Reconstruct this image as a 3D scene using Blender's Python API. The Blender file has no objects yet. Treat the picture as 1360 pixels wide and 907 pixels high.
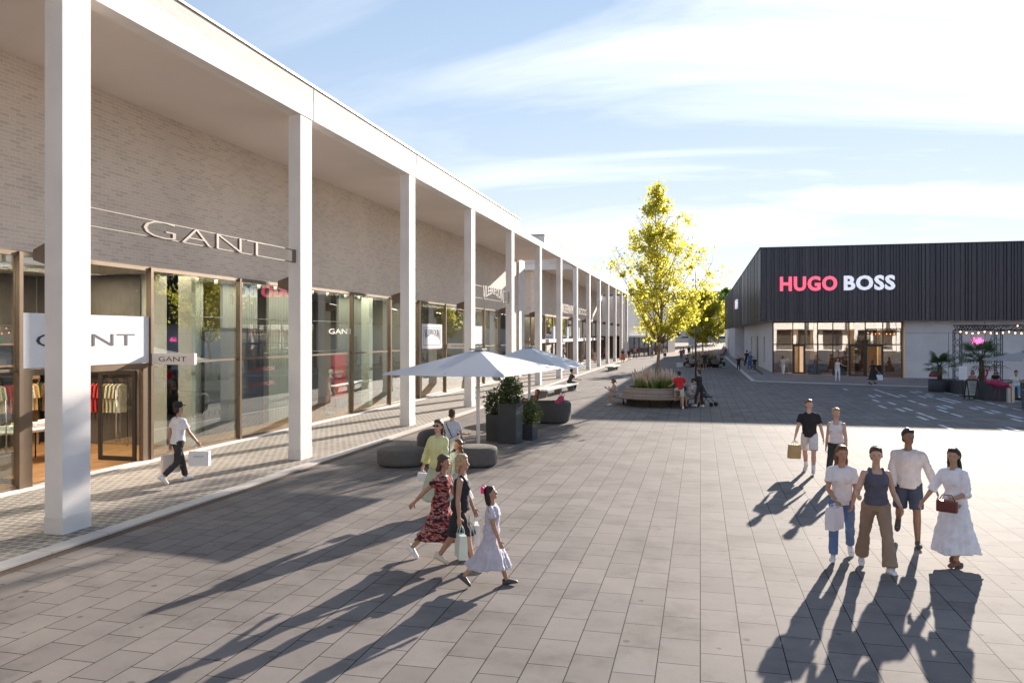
import bpy, bmesh, math, random
from mathutils import Vector, Matrix, noise as mnoise
SC = bpy.context.scene
COL = SC.collection
R = math.radians
rnd = random.Random(7)
F, HC = 1040.0, 3.4
CA, SA = math.cos(R(13.52)), math.sin(R(13.52))

def G(px, py, z=0.0):
    """world position of the ground spot unprojected from image pixel coordinates"""
    d = F*(HC-z)/(py-445.0); l = (px-680.0)/F*d
    return Vector((l*CA-d*SA, l*SA+d*CA, z))

# ---------------------------------------------------------------- materials
class NT:
    def __init__(s, m):
        s.t = m.node_tree; s.n = s.t.nodes; s.l = s.t.links
    def new(s, typ, **kw):
        n = s.n.new(typ)
        for k, v in kw.items():
            if k.startswith('i_'):
                n.inputs[k[2:].replace('_', ' ')].default_value = v
            else: setattr(n, k, v)
        return n
    def link(s, a, b): s.l.new(a, b)

def ramp(nt, fac, stops):
    r = nt.new('ShaderNodeValToRGB')
    els = r.color_ramp.elements
    while len(els) < len(stops): els.new(0.5)
    for e, (p, c) in zip(els, stops):
        e.position = p; e.color = (*c, 1) if len(c) == 3 else c
    nt.link(fac, r.inputs['Fac']); return r.outputs['Color']

MATS = {}
def M(name, col, rough=0.6, metal=0.0, var=0.12, nscale=3.0, bump=0.0, bscale=60.0, spec=0.5, emit=None, estr=0.0, trans=0.0, coords='pos'):
    """principled surface whose own colour varies a little, with fine relief"""
    if name in MATS: return MATS[name]
    m = bpy.data.materials.new(name); m.use_nodes = True; nt = NT(m)
    p = m.node_tree.nodes['Principled BSDF']
    p.inputs['Roughness'].default_value = rough; p.inputs['Metallic'].default_value = metal
    p.inputs['Specular IOR Level'].default_value = spec
    g = nt.new('ShaderNodeNewGeometry')
    n = nt.new('ShaderNodeTexNoise'); n.inputs['Scale'].default_value = nscale; n.inputs['Detail'].default_value = 5
    nt.link(g.outputs['Position'], n.inputs['Vector'])
    lo = tuple(max(0, c*(1-var)) for c in col); hi = tuple(min(1, c*(1+var)) for c in col)
    c = ramp(nt, n.outputs['Fac'], [(0.3, lo), (0.7, hi)])
    nt.link(c, p.inputs['Base Color'])
    if bump > 0:
        n2 = nt.new('ShaderNodeTexNoise'); n2.inputs['Scale'].default_value = bscale; n2.inputs['Detail'].default_value = 3
        nt.link(g.outputs['Position'], n2.inputs['Vector'])
        b = nt.new('ShaderNodeBump'); b.inputs['Strength'].default_value = bump; b.inputs['Distance'].default_value = 0.01
        nt.link(n2.outputs['Fac'], b.inputs['Height']); nt.link(b.outputs['Normal'], p.inputs['Normal'])
    if emit:
        p.inputs['Emission Color'].default_value = (*emit, 1); p.inputs['Emission Strength'].default_value = estr
    MATS[name] = m; return m

def brick_mat(name, axis, c1, c2, mortar, bw, rh, ms, offset=0.5, rough=0.85, bias=0.0, bump=0.35, dirt=0.15, sq=1.0, var2=None, bdist=0.01, smooth=0.1, dirtscale=0.35):
    """laid units; axis names which world axes carry (length, course)"""
    m = bpy.data.materials.new(name); m.use_nodes = True; nt = NT(m)
    p = m.node_tree.nodes['Principled BSDF']; p.inputs['Roughness'].default_value = rough
    p.inputs['Specular IOR Level'].default_value = 0.3
    g = nt.new('ShaderNodeNewGeometry'); s = nt.new('ShaderNodeSeparateXYZ'); cb = nt.new('ShaderNodeCombineXYZ')
    nt.link(g.outputs['Position'], s.inputs[0])
    nt.link(s.outputs[axis[0]], cb.inputs['X']); nt.link(s.outputs[axis[1]], cb.inputs['Y'])
    b = nt.new('ShaderNodeTexBrick'); b.offset = offset; b.squash = sq
    b.inputs['Scale'].default_value = 1.0; b.inputs['Brick Width'].default_value = bw; b.inputs['Row Height'].default_value = rh
    b.inputs['Mortar Size'].default_value = ms; b.inputs['Mortar Smooth'].default_value = smooth; b.inputs['Bias'].default_value = bias
    b.inputs['Color1'].default_value = (*c1, 1); b.inputs['Color2'].default_value = (*c2, 1); b.inputs['Mortar'].default_value = (*mortar, 1)
    nt.link(cb.outputs[0], b.inputs['Vector'])
    n = nt.new('ShaderNodeTexNoise'); n.inputs['Scale'].default_value = dirtscale; n.inputs['Detail'].default_value = 8; n.inputs['Roughness'].default_value = 0.65
    nt.link(g.outputs['Position'], n.inputs['Vector'])
    n3 = nt.new('ShaderNodeTexNoise'); n3.inputs['Scale'].default_value = 90; n3.inputs['Detail'].default_value = 4
    nt.link(g.outputs['Position'], n3.inputs['Vector'])
    dv = ramp(nt, n.outputs['Fac'], [(0.3, (1-dirt,)*3), (0.7, (1+dirt*0.3,)*3)])
    mx = nt.new('ShaderNodeMix', data_type='RGBA', blend_type='MULTIPLY'); mx.inputs[0].default_value = 1
    nt.link(b.outputs['Color'], mx.inputs[6]); nt.link(dv, mx.inputs[7])
    gv = ramp(nt, n3.outputs['Fac'], [(0.25, (0.82,)*3), (0.75, (1.12,)*3)])
    mx2 = nt.new('ShaderNodeMix', data_type='RGBA', blend_type='MULTIPLY'); mx2.inputs[0].default_value = 1
    nt.link(mx.outputs[2], mx2.inputs[6]); nt.link(gv, mx2.inputs[7])
    nt.link(mx2.outputs[2], p.inputs['Base Color'])
    inv = nt.new('ShaderNodeMath', operation='SUBTRACT'); inv.inputs[0].default_value = 1; nt.link(b.outputs['Fac'], inv.inputs[1])
    ad = nt.new('ShaderNodeMath', operation='MULTIPLY_ADD'); nt.link(n3.outputs['Fac'], ad.inputs[0]); ad.inputs[1].default_value = 0.35; nt.link(inv.outputs[0], ad.inputs[2])
    bp = nt.new('ShaderNodeBump'); bp.inputs['Strength'].default_value = bump; bp.inputs['Distance'].default_value = bdist
    nt.link(ad.outputs[0], bp.inputs['Height']); nt.link(bp.outputs['Normal'], p.inputs['Normal'])
    MATS[name] = m; return m

def glass_mat(name, tint=(0.78, 0.86, 0.82), refl=0.06, ior=1.55, gloss=(0.95, 0.97, 1.0)):
    m = bpy.data.materials.new(name); m.use_nodes = True; nt = NT(m)
    for n in list(nt.n):
        if n.type == 'BSDF_PRINCIPLED': nt.n.remove(n)
    out = [n for n in nt.n if n.type == 'OUTPUT_MATERIAL'][0]
    fr = nt.new('ShaderNodeFresnel'); gb = nt.new('ShaderNodeNewGeometry'); mr = nt.new('ShaderNodeMapRange')
    mr.inputs['To Min'].default_value = ior; mr.inputs['To Max'].default_value = 1/ior
    nt.link(gb.outputs['Backfacing'], mr.inputs['Value']); nt.link(mr.outputs[0], fr.inputs['IOR'])
    ad = nt.new('ShaderNodeMath', operation='ADD', use_clamp=True); nt.link(fr.outputs[0], ad.inputs[0]); ad.inputs[1].default_value = refl
    t = nt.new('ShaderNodeBsdfTransparent'); t.inputs['Color'].default_value = (*tint, 1)
    gl = nt.new('ShaderNodeBsdfGlossy'); gl.inputs['Roughness'].default_value = 0.0; gl.inputs['Color'].default_value = (*gloss, 1)
    n = nt.new('ShaderNodeTexNoise'); n.inputs['Scale'].default_value = 0.35
    g = nt.new('ShaderNodeNewGeometry'); nt.link(g.outputs['Position'], n.inputs['Vector'])
    b = nt.new('ShaderNodeBump'); b.inputs['Strength'].default_value = 0.06; b.inputs['Distance'].default_value = 0.04; nt.link(n.outputs['Fac'], b.inputs['Height'])
    nt.link(b.outputs['Normal'], gl.inputs['Normal'])
    mx = nt.new('ShaderNodeMixShader'); nt.link(ad.outputs[0], mx.inputs[0]); nt.link(t.outputs[0], mx.inputs[1]); nt.link(gl.outputs[0], mx.inputs[2])
    nt.link(mx.outputs[0], out.inputs['Surface'])
    MATS[name] = m; return m

def leaf_mat(name, c1, c2, transl=0.5, tcol=None, scale=2.0):
    m = bpy.data.materials.new(name); m.use_nodes = True; nt = NT(m)
    p = m.node_tree.nodes['Principled BSDF']; out = [n for n in nt.n if n.type == 'OUTPUT_MATERIAL'][0]
    g = nt.new('ShaderNodeNewGeometry')
    rp = ramp(nt, g.outputs['Random Per Island'], [(0.0, c1), (1.0, c2)])
    nt.link(rp, p.inputs['Base Color']); p.inputs['Roughness'].default_value = 0.55
    tr = nt.new('ShaderNodeBsdfTranslucent')
    tc = ramp(nt, g.outputs['Random Per Island'], [(0.0, tcol or c1), (1.0, tuple(min(1, x*1.5) for x in (tcol or c2)))])
    nt.link(tc, tr.inputs['Color'])
    mx = nt.new('ShaderNodeMixShader'); mx.inputs[0].default_value = transl
    nt.link(p.outputs[0], mx.inputs[1]); nt.link(tr.outputs[0], mx.inputs[2]); nt.link(mx.outputs[0], out.inputs['Surface'])
    MATS[name] = m; return m

# ---------------------------------------------------------------- objects
ROOTM = {}
def topm(o):
    while o.parent: o = o.parent
    return ROOTM.get(o.name, Matrix())
def root(name, label, cat, loc=(0, 0, 0), rz=0.0, group=None, kind=None):
    o = bpy.data.objects.new(name, None); COL.objects.link(o)
    o.empty_display_size = 0.2
    o.location = loc; o.rotation_euler = (0, 0, rz)
    ROOTM[o.name] = Matrix.Translation(Vector(loc)) @ Matrix.Rotation(rz, 4, 'Z')
    tag(o, label, cat, group, kind); return o
def tag(o, label=None, cat=None, group=None, kind=None):
    if label: o['label'] = label
    if cat: o['category'] = cat
    if group: o['group'] = group
    if kind: o['kind'] = kind
    return o
def dup(o, loc, rz=0.0, label=None, parent=None):
    c = o.copy(); COL.objects.link(c)
    if parent is None:
        c.location = loc; c.rotation_euler = (0, 0, rz)
        if label: c['label'] = label
        ROOTM[c.name] = Matrix.Translation(Vector(loc)) @ Matrix.Rotation(rz, 4, 'Z')
    else: c.parent = parent
    for ch in [x for x in SC.objects if x.parent == o]: dup(ch, None, 0, None, c)
    return c

class MB:
    def __init__(s): s.v = []; s.f = []; s.sm = []
    def add(s, vs, fs, smooth=False):
        o = len(s.v); s.v += [Vector(v) for v in vs]
        for f in fs: s.f.append([i+o for i in f]); s.sm.append(smooth)
        return s
    def box(s, x0, x1, y0, y1, z0, z1):
        vs = [(x, y, z) for z in (z0, z1) for y in (y0, y1) for x in (x0, x1)]
        return s.add(vs, [(0, 2, 3, 1), (4, 5, 7, 6), (0, 1, 5, 4), (2, 6, 7, 3), (0, 4, 6, 2), (1, 3, 7, 5)])
    def bbox(s, x0, x1, y0, y1, z0, z1, b=0.012):
        """box with chamfered edges"""
        b = min(b, (x1-x0)/3, (y1-y0)/3, (z1-z0)/3)
        bm = bmesh.new(); bmesh.ops.create_cube(bm, size=1)
        for v in bm.verts:
            v.co = Vector(((x0+x1)/2+v.co.x*(x1-x0), (y0+y1)/2+v.co.y*(y1-y0), (z0+z1)/2+v.co.z*(z1-z0)))
        bmesh.ops.bevel(bm, geom=list(bm.edges), offset=b, segments=2, affect='EDGES', profile=0.7)
        s.bm(bm); return s
    def bm(s, bm, mtx=None, smooth=False):
        bm.verts.ensure_lookup_table(); o = len(s.v)
        for i, v in enumerate(bm.verts): v.index = i; s.v.append(mtx @ v.co if mtx else v.co.copy())
        for f in bm.faces: s.f.append([v.index+o for v in f.verts]); s.sm.append(smooth)
        bm.free(); return s
    def prism(s, pts, z0, z1, m=None):
        n = len(pts); vs = [Vector((p[0], p[1], z0)) for p in pts]+[Vector((p[0], p[1], z1)) for p in pts]
        if m: vs = [m @ v for v in vs]
        fs = [tuple(range(n))[::-1], tuple(range(n, 2*n))]+[(i, (i+1) % n, n+(i+1) % n, n+i) for i in range(n)]
        return s.add(vs, fs)
    def tube(s, pts, rad, n=8, cap=True, smooth=True, sx=1.0):
        pts = [Vector(p) for p in pts]
        if not hasattr(rad, '__len__'): rad = [rad]*len(pts)
        rings = []; ref = None
        for i, p in enumerate(pts):
            d = (pts[min(i+1, len(pts)-1)]-pts[max(i-1, 0)])
            d = d.normalized() if d.length > 1e-9 else Vector((0, 0, 1))
            if ref is None: ref = Vector((1, 0, 0)) if abs(d.x) < 0.8 else Vector((0, 1, 0))
            u = (ref-d*ref.dot(d)).normalized(); w = d.cross(u); ref = u
            rings.append([p+(u*math.cos(2*math.pi*k/n)*sx+w*math.sin(2*math.pi*k/n))*rad[i] for k in range(n)])
        return s.loft(rings, cap, smooth)
    def loft(s, rings, cap=True, smooth=True, closed=True):
        n = len(rings[0]); o = len(s.v)
        for r in rings: s.v += [Vector(v) for v in r]
        for i in range(len(rings)-1):
            for k in range(n if closed else n-1):
                a = o+i*n+k; b = o+i*n+(k+1) % n
                s.f.append([a, b, b+n, a+n]); s.sm.append(smooth)
        if cap:
            s.f.append([o+k for k in range(n)][::-1]); s.sm.append(False)
            q = o+(len(rings)-1)*n; s.f.append([q+k for k in range(n)]); s.sm.append(False)
        return s
    def lathe(s, prof, c=(0, 0, 0), n=24, smooth=True, sx=1, sy=1, cap=True):
        return s.loft([[(c[0]+r*sx*math.cos(2*math.pi*k/n), c[1]+r*sy*math.sin(2*math.pi*k/n), c[2]+z) for k in range(n)] for r, z in prof], cap, smooth)
    def capsule(s, p0, r0, p1, r1, n=12, c0=True, c1=True, flat=1.0, axis=None):
        p0 = Vector(p0); p1 = Vector(p1); d = (p1-p0); L = d.length; d = d/L if L > 1e-9 else Vector((0, 0, 1))
        ref = Vector(axis) if axis else (Vector((1, 0, 0)) if abs(d.x) < 0.8 else Vector((0, 1, 0)))
        u = (ref-d*ref.dot(d)).normalized(); w = d.cross(u)
        prof = []
        if c0: prof += [(r0*math.cos(a), -r0*math.sin(a)) for a in (R(85), R(60), R(30))]
        prof += [(r0, 0), (r1, L)]
        if c1: prof += [(r1*math.cos(a), L+r1*math.sin(a)) for a in (R(30), R(60), R(85))]
        return s.loft([[p0+d*h+(u*math.cos(2*math.pi*k/n)+w*math.sin(2*math.pi*k/n)*flat)*r for k in range(n)] for r, h in prof], True, True)
    def ell(s, c, r, n=14, rot=None):
        c = Vector(c); rings = []
        m = rot.to_matrix() if rot else None
        for i in range(1, n//2+3):
            a = math.pi*i/(n//2+3)-math.pi/2
            ring = []
            for k in range(n):
                v = Vector((r[0]*math.cos(a)*math.cos(2*math.pi*k/n), r[1]*math.cos(a)*math.sin(2*math.pi*k/n), r[2]*math.sin(a)))
                ring.append(c+(m @ v if m else v))
            rings.append(ring)
        return s.loft(rings, True, True)
    def xf(s, m):
        s.v = [m @ v for v in s.v]; return s
    def build(s, name, mat, parent=None, world=False, label=None):
        me = bpy.data.meshes.new(name)
        vs = s.v
        if parent and world:
            inv = topm(parent).inverted(); vs = [inv @ v for v in vs]
        me.from_pydata([tuple(v) for v in vs], [], s.f)
        me.polygons.foreach_set('use_smooth', s.sm)
        me.materials.append(mat); me.update()
        bm = bmesh.new(); bm.from_mesh(me); bmesh.ops.recalc_face_normals(bm, faces=bm.faces); bm.to_mesh(me); bm.free()
        o = bpy.data.objects.new(name, me); COL.objects.link(o)
        if parent: o.parent = parent
        if label: o['label'] = label
        return o

BENCHSC = bpy.data.scenes.new('workbench')
def evald(o):
    """mesh of one object with its modifiers applied, evaluated apart from the big scene"""
    q = o.copy(); q.parent = None; BENCHSC.collection.objects.link(q)
    with bpy.context.temp_override(scene=BENCHSC, view_layer=BENCHSC.view_layers[0]):
        dg = bpy.context.evaluated_depsgraph_get()
        me = bpy.data.meshes.new_from_object(q.evaluated_get(dg))
    bpy.data.objects.remove(q); return me
def fuse(o, voxel, it=2, fac=0.5):
    """union overlapping forms of one mesh into one continuous skin"""
    md = o.modifiers.new('r', 'REMESH'); md.mode = 'VOXEL'; md.voxel_size = voxel; md.use_smooth_shade = True
    if it:
        sm = o.modifiers.new('s', 'SMOOTH'); sm.iterations = it; sm.factor = fac
    me = evald(o)
    old = o.data; o.modifiers.clear(); mats = [m for m in old.materials]
    o.data = me
    if not me.materials:
        for m in mats: me.materials.append(m)
    me.polygons.foreach_set('use_smooth', [True]*len(me.polygons))
    bpy.data.meshes.remove(old); return o

def text_mesh(s, size=1.0, ext=0.02, offset=0.0, spacing=1.0, align='CENTER', res=3):
    c = bpy.data.curves.new('t', 'FONT'); c.body = s; c.size = size; c.extrude = ext; c.offset = offset; c.space_character = spacing
    c.align_x = align; c.align_y = 'CENTER'; c.resolution_u = res
    o = bpy.data.objects.new('t', c); me = evald(o)
    vs = [v.co.copy() for v in me.vertices]; fs = [tuple(p.vertices) for p in me.polygons]
    bpy.data.objects.remove(o); bpy.data.curves.remove(c); bpy.data.meshes.remove(me)
    return vs, fs
def text(s, w, h, ext, mtx, mat, name='lettering', parent=None, world=True, offset=0.0, warp=None, spacing=1.0):
    """lettering fitted to w x h, standing in the matrix' local XY plane"""
    vs, fs = text_mesh(s, 1.0, ext, offset, spacing)
    xs = [v.x for v in vs]; ys = [v.y for v in vs]
    cx = (min(xs)+max(xs))/2; cy = (min(ys)+max(ys))/2; kx = w/(max(xs)-min(xs)); ky = h/(max(ys)-min(ys))
    out = []
    for v in vs:
        x = (v.x-cx)*kx; y = (v.y-cy)*ky
        if warp: x, y = warp(x/(w/2), y/h+0.5); x *= w/2; y = (y-0.5)*h
        out.append(mtx @ Vector((x, y, v.z)))
    b = MB(); b.add(out, fs); return b.build(name, mat, parent, world)
def facing(loc, normal, up=(0, 0, 1)):
    """matrix whose +Z looks along normal and +Y is up"""
    n = Vector(normal).normalized(); u = Vector(up); x = u.cross(n).normalized(); y = n.cross(x)
    return Matrix.Translation(Vector(loc)) @ Matrix((x, y, n)).transposed().to_4x4()
# ---------------------------------------------------------------- palette
brickA = brick_mat('pale_brick', ('Y', 'Z'), (0.80, 0.675, 0.565), (0.60, 0.495, 0.41), (0.86, 0.775, 0.68), 0.30, 0.088, 0.0095, bias=-0.4, dirt=0.12)
brickB = brick_mat('pale_brick_end', ('X', 'Z'), (0.76, 0.635, 0.54), (0.60, 0.50, 0.42), (0.84, 0.75, 0.66), 0.30, 0.088, 0.0085, bias=-0.35, dirt=0.12)
brickW = brick_mat('white_brick', ('Y', 'Z'), (0.76, 0.69, 0.64), (0.69, 0.62, 0.57), (0.74, 0.68, 0.63), 0.30, 0.088, 0.008, bias=-0.2, dirt=0.06, bump=0.35, bdist=0.012)
concW = M('cast_stone', (0.76, 0.72, 0.69), 0.75, var=0.08, nscale=0.9, bump=0.12, bscale=40)
concP = M('cast_stone_foot', (0.72, 0.68, 0.64), 0.7, var=0.05, nscale=2, bump=0.1, bscale=40)
render_ = M('soffit_render', (0.74, 0.66, 0.60), 0.85, var=0.04, nscale=0.5, bump=0.05)
bronze = M('bronze_frame', (0.20, 0.145, 0.10), 0.38, 0.55, var=0.08)
bronzeD = M('dark_bronze', (0.045, 0.038, 0.034), 0.4, 0.4, var=0.1)
copingm = M('coping_metal', (0.20, 0.175, 0.155), 0.5, 0.5)
glassA = glass_mat('shop_glass', (0.90, 0.94, 0.91), 0.09)
glassB = glass_mat('dark_shop_glass', (0.62, 0.60, 0.56), 0.20, 1.6)

# ---------------------------------------------------------------- ground
def plaza_mat():
    m = brick_mat('plaza_paving', ('Y', 'X'), (0.242, 0.217, 0.201), (0.196, 0.175, 0.163), (0.012, 0.011, 0.011), 0.69, 0.437, 0.0062, offset=0.5, bias=-0.15, dirt=0.16, bump=0.5, bdist=0.006, rough=0.72, dirtscale=0.16)
    nt = NT(m); p = nt.n['Principled BSDF']; src = p.inputs['Base Color'].links[0].from_socket
    g = nt.new('ShaderNodeNewGeometry'); v = nt.new('ShaderNodeTexVoronoi'); v.inputs['Scale'].default_value = 1.7; nt.link(g.outputs['Position'], v.inputs['Vector'])
    spots = ramp(nt, v.outputs['Distance'], [(0.055, (0.55,)*3), (0.085, (1,)*3)])
    n = nt.new('ShaderNodeTexNoise'); n.inputs['Scale'].default_value = 0.9; n.inputs['Detail'].default_value = 9; n.inputs['Roughness'].default_value = 0.72; nt.link(g.outputs['Position'], n.inputs['Vector'])
    st = ramp(nt, n.outputs['Fac'], [(0.32, (0.70, 0.69, 0.68)), (0.50, (1, 1, 1)), (0.72, (1.14, 1.13, 1.12))])
    a = nt.new('ShaderNodeMix', data_type='RGBA', blend_type='MULTIPLY'); a.inputs[0].default_value = 1; nt.link(src, a.inputs[6]); nt.link(spots, a.inputs[7])
    c = nt.new('ShaderNodeMix', data_type='RGBA', blend_type='MULTIPLY'); c.inputs[0].default_value = 1; nt.link(a.outputs[2], c.inputs[6]); nt.link(st, c.inputs[7]); nt.link(c.outputs[2], p.inputs['Base Color'])
    m.node_tree.nodes['Principled BSDF'].inputs['Specular IOR Level'].default_value = 0.10; m.node_tree.nodes['Principled BSDF'].inputs['Roughness'].default_value = 0.80
    return m
plaza = plaza_mat()
asph = M('far_ground', (0.22, 0.20, 0.18), 0.9, var=0.15, nscale=0.2)
cob = brick_mat('arcade_setts', ('X', 'Y'), (0.30, 0.262, 0.232), (0.205, 0.18, 0.163), (0.54, 0.49, 0.43), 0.20, 0.20, 0.018, bias=-0.1, dirt=0.2, bump=0.9, bdist=0.015, smooth=0.3)
curbm = brick_mat('kerb_stone', ('Y', 'X'), (0.60, 0.56, 0.52), (0.55, 0.51, 0.47), (0.30, 0.27, 0.25), 1.2, 8.0, 0.008, dirt=0.1)
apronm = brick_mat('apron_paving', ('X', 'Y'), (0.30, 0.275, 0.26), (0.24, 0.22, 0.21), (0.10, 0.09, 0.085), 0.5, 0.3, 0.006, dirt=0.12)
rustm = M('drain_channel', (0.085, 0.052, 0.036), 0.9, var=0.35, nscale=18, bump=0.6, bscale=40)
palem = M('pale_granite', (0.56, 0.56, 0.57), 0.7, var=0.25, nscale=4)
def sheet(name, pts, zs, mat):
    b = MB(); b.add([(p[0], p[1], z) for p, z in zip(pts, zs)], [tuple(range(len(pts)))])
    return tag(b.build(name, mat), kind='structure')
def grid_sheet(name, x0, x1, y0, y1, z, nx, ny, mat):
    b = MB(); vs = [(x0+(x1-x0)*i/nx, y0+(y1-y0)*j/ny, z) for j in range(ny+1) for i in range(nx+1)]
    b.add(vs, [(j*(nx+1)+i, j*(nx+1)+i+1, (j+1)*(nx+1)+i+1, (j+1)*(nx+1)+i) for j in range(ny) for i in range(nx)])
    return tag(b.build(name, mat), kind='structure')
sheet('ground', [(-1500, -400), (1500, -400), (1500, 2600), (-1500, 2600)], [-0.06]*4, asph)
grid_sheet('plaza', -9.58, 90, -45, 128, 0.0, 20, 30, plaza)
grid_sheet('arcade_pavement', -14.6, -10.15, -45, 128, 0.012, 2, 20, cob)
b = MB(); b.box(-10.15, -9.83, -45, 128, -0.05, 0.022); tag(b.build('kerb', curbm), kind='structure')
b = MB(); b.box(-9.83, -9.58, -45, 128, -0.06, -0.010); tag(b.build('drain', rustm), kind='structure')
# ramp and street beyond
ramp_m = brick_mat('ramp_paving', ('X', 'Y'), (0.33, 0.255, 0.20), (0.27, 0.21, 0.165), (0.14, 0.11, 0.09), 0.6, 0.3, 0.01, dirt=0.15)
b = MB(); b.add([(-16, 128, 0.0), (8, 128, 0.0), (12, 196, 1.55), (-20, 196, 1.55), (20, 240, 1.6), (-60, 240, 1.6)], [(0, 1, 2, 3), (3, 2, 4, 5)])
tag(b.build('ramp', ramp_m), kind='structure')
b = MB(); b.box(-60, 40, 205, 222, -0.05, 1.64); tag(b.build('road', M('asphalt', (0.06, 0.058, 0.056), 0.85, var=0.2, nscale=4)), kind='structure')
b = MB(); b.box(-60, 40, 196, 199, 1.5, 1.78); tag(b.build('kerb_far', M('kerb_far', (0.55, 0.5, 0.45), 0.8)), kind='structure').name = 'kerb'
# hill behind
hb = MB(); nx, ny = 40, 16; vs = []
for j in range(ny+1):
    for i in range(nx+1):
        x = -260+i*13; y = 235+j*16
        h = 1.5+max(0, (y-250))*0.085*(0.7+0.5*mnoise.noise(Vector((x*0.012, y*0.012, 0))))
        vs.append((x, y, h))
hb.add(vs, [(j*(nx+1)+i, j*(nx+1)+i+1, (j+1)*(nx+1)+i+1, (j+1)*(nx+1)+i) for j in range(ny) for i in range(nx)], True)
tag(hb.build('hill', M('hill_grass', (0.09, 0.11, 0.04), 0.9, var=0.4, nscale=0.3)), kind='structure')
# boss apron: gently rising strip before the dark building, kerb line and slot drain
AP = [(3.95, 60.2), (13.55, 56.6), (40, 49.5), (80, 45.0)]
def front_z(x): return max(0.06, 0.40-0.035*(x-5.6))
b = MB()
pts = [(3.95, 128), (3.95, 60.2), (13.55, 56.6), (40, 49.5), (80, 45)]
top = [(6.9, 128, 0.32), (5.62, 66.0, 0.38), (15.3, 66.0, 0.10), (40, 66.0, 0.07), (80, 66, 0.07)]
def apron_at(u, v):
    p_ = Vector((*pts[0], 0.045)).lerp(Vector((*pts[1], 0.045)), u); q_ = Vector(top[0]).lerp(Vector(top[1]), u)
    return p_.lerp(q_, v)
NU, NV = 24, 6
b.add([apron_at(i/NU, j/NV) for j in range(NV+1) for i in range(NU+1)], [(j*(NU+1)+i, j*(NU+1)+i+1, (j+1)*(NU+1)+i+1, (j+1)*(NU+1)+i) for j in range(NV) for i in range(NU)])
for i in range(1, 4):
    b.add([(*pts[i], 0.045), (*pts[i+1], 0.045), top[i+1], top[i]], [(0, 1, 2, 3)])
tag(b.build('apron', apronm), kind='structure')
b = MB(); w = 0.32
for (p, q) in zip(pts[:-1], pts[1:]):
    p = Vector((*p, 0)); q = Vector((*q, 0)); d = (q-p).normalized(); nrm = Vector((d.y, -d.x, 0))*-1
    if nrm.y > 0 or nrm.x > 0.9: nrm = -nrm
    o = nrm*w
    vs = [p, q, q+o, p+o]
    b.add([v+Vector((0, 0, -0.05)) for v in vs]+[v+Vector((0, 0, 0.052)) for v in vs], [(3, 2, 1, 0), (4, 5, 6, 7), (0, 1, 5, 4), (1, 2, 6, 5), (2, 3, 7, 6), (3, 0, 4, 7)])
tag(b.build('kerb', M('kerb_pale', (0.50, 0.48, 0.46), 0.7, var=0.08)), kind='structure')
b = MB(); vs = []
for i in range(NU+1):
    for v_ in (0.50, 0.62): vs.append(apron_at(i/NU, v_)+Vector((0, 0, 0.006)))
b.add(vs, [(2*i, 2*i+1, 2*i+3, 2*i+2) for i in range(4, NU-1)])
tag(b.build('slot_drain', rustm), kind='structure')
# pale inlaid stone strips, one flat inlay of the paving
b = MB(); r2 = random.Random(3)
for i in range(15):
    for j in range(15):
        x = 7.0+i*1.75+r2.uniform(-0.3, 0.3); y = 31.0+j*1.72+r2.uniform(-0.25, 0.25)
        if y > 53.5-0.33*(x-7) or x < 8.3+max(0, (y-36))*0.03: continue
        if r2.random() < 0.12+0.25*(i+j < 5): continue
        L = r2.choice((1.1, 1.5, 1.5)); x = round(x/0.437)*0.437+0.01
        for k in range(1 if r2.random() < 0.5 else 2):
            xx = x+k*0.437*1.0; yy = y+k*0.55
            b.add([(xx, yy, 0.004), (xx+0.17, yy, 0.004), (xx+0.17, yy+L, 0.004), (xx, yy+L, 0.004)], [(0, 1, 2, 3)])
tag(b.build('paving_inlay', palem), kind='structure')
# dark paving joint strip across the plaza at the dark building's forecourt
b = MB(); b.add([(9.5, 32.9, 0.004), (60, 26.0, 0.004), (60, 26.25, 0.004), (9.5, 33.02, 0.004)], [(0, 1, 2, 3)])
tag(b.build('paving_joint', M('joint_dark', (0.10, 0.085, 0.08), 0.8)), kind='structure')

# ---------------------------------------------------------------- arcade building
XW, XC = -14.5, -10.53
SP, Y0C = 8.147, 11.14
HEAD = 5.22
def mull(k): return 14.1+4.2*k
def make_window(parent, y0, y1, transom=2.63, glass=None, head=HEAD, post=0.10, deep=0.16):
    f = MB()
    f.box(XW-0.05, XW+deep-0.05, y0-post/2, y0+post/2, 0.05, head)
    f.box(XW-0.03, XW+0.06, y0+post/2, y1-post/2, head-0.09, head)
    f.box(XW-0.03, XW+0.06, y0+post/2, y1-post/2, 0.05, 0.12)
    f.box(XW-0.02, XW+0.05, y0+post/2, y1-post/2, transom-0.03, transom+0.03)
    w = f.build('window', bronze, parent, True)
    p = MB(); p.box(XW-0.004, XW+0.008, y0+post/2, y1-post/2, 0.12, transom-0.03)
    p.box(XW-0.004, XW+0.008, y0+post/2, y1-post/2, transom+0.03, head-0.09)
    p.build('pane', glass or glassA, w, True)
    return w

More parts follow.
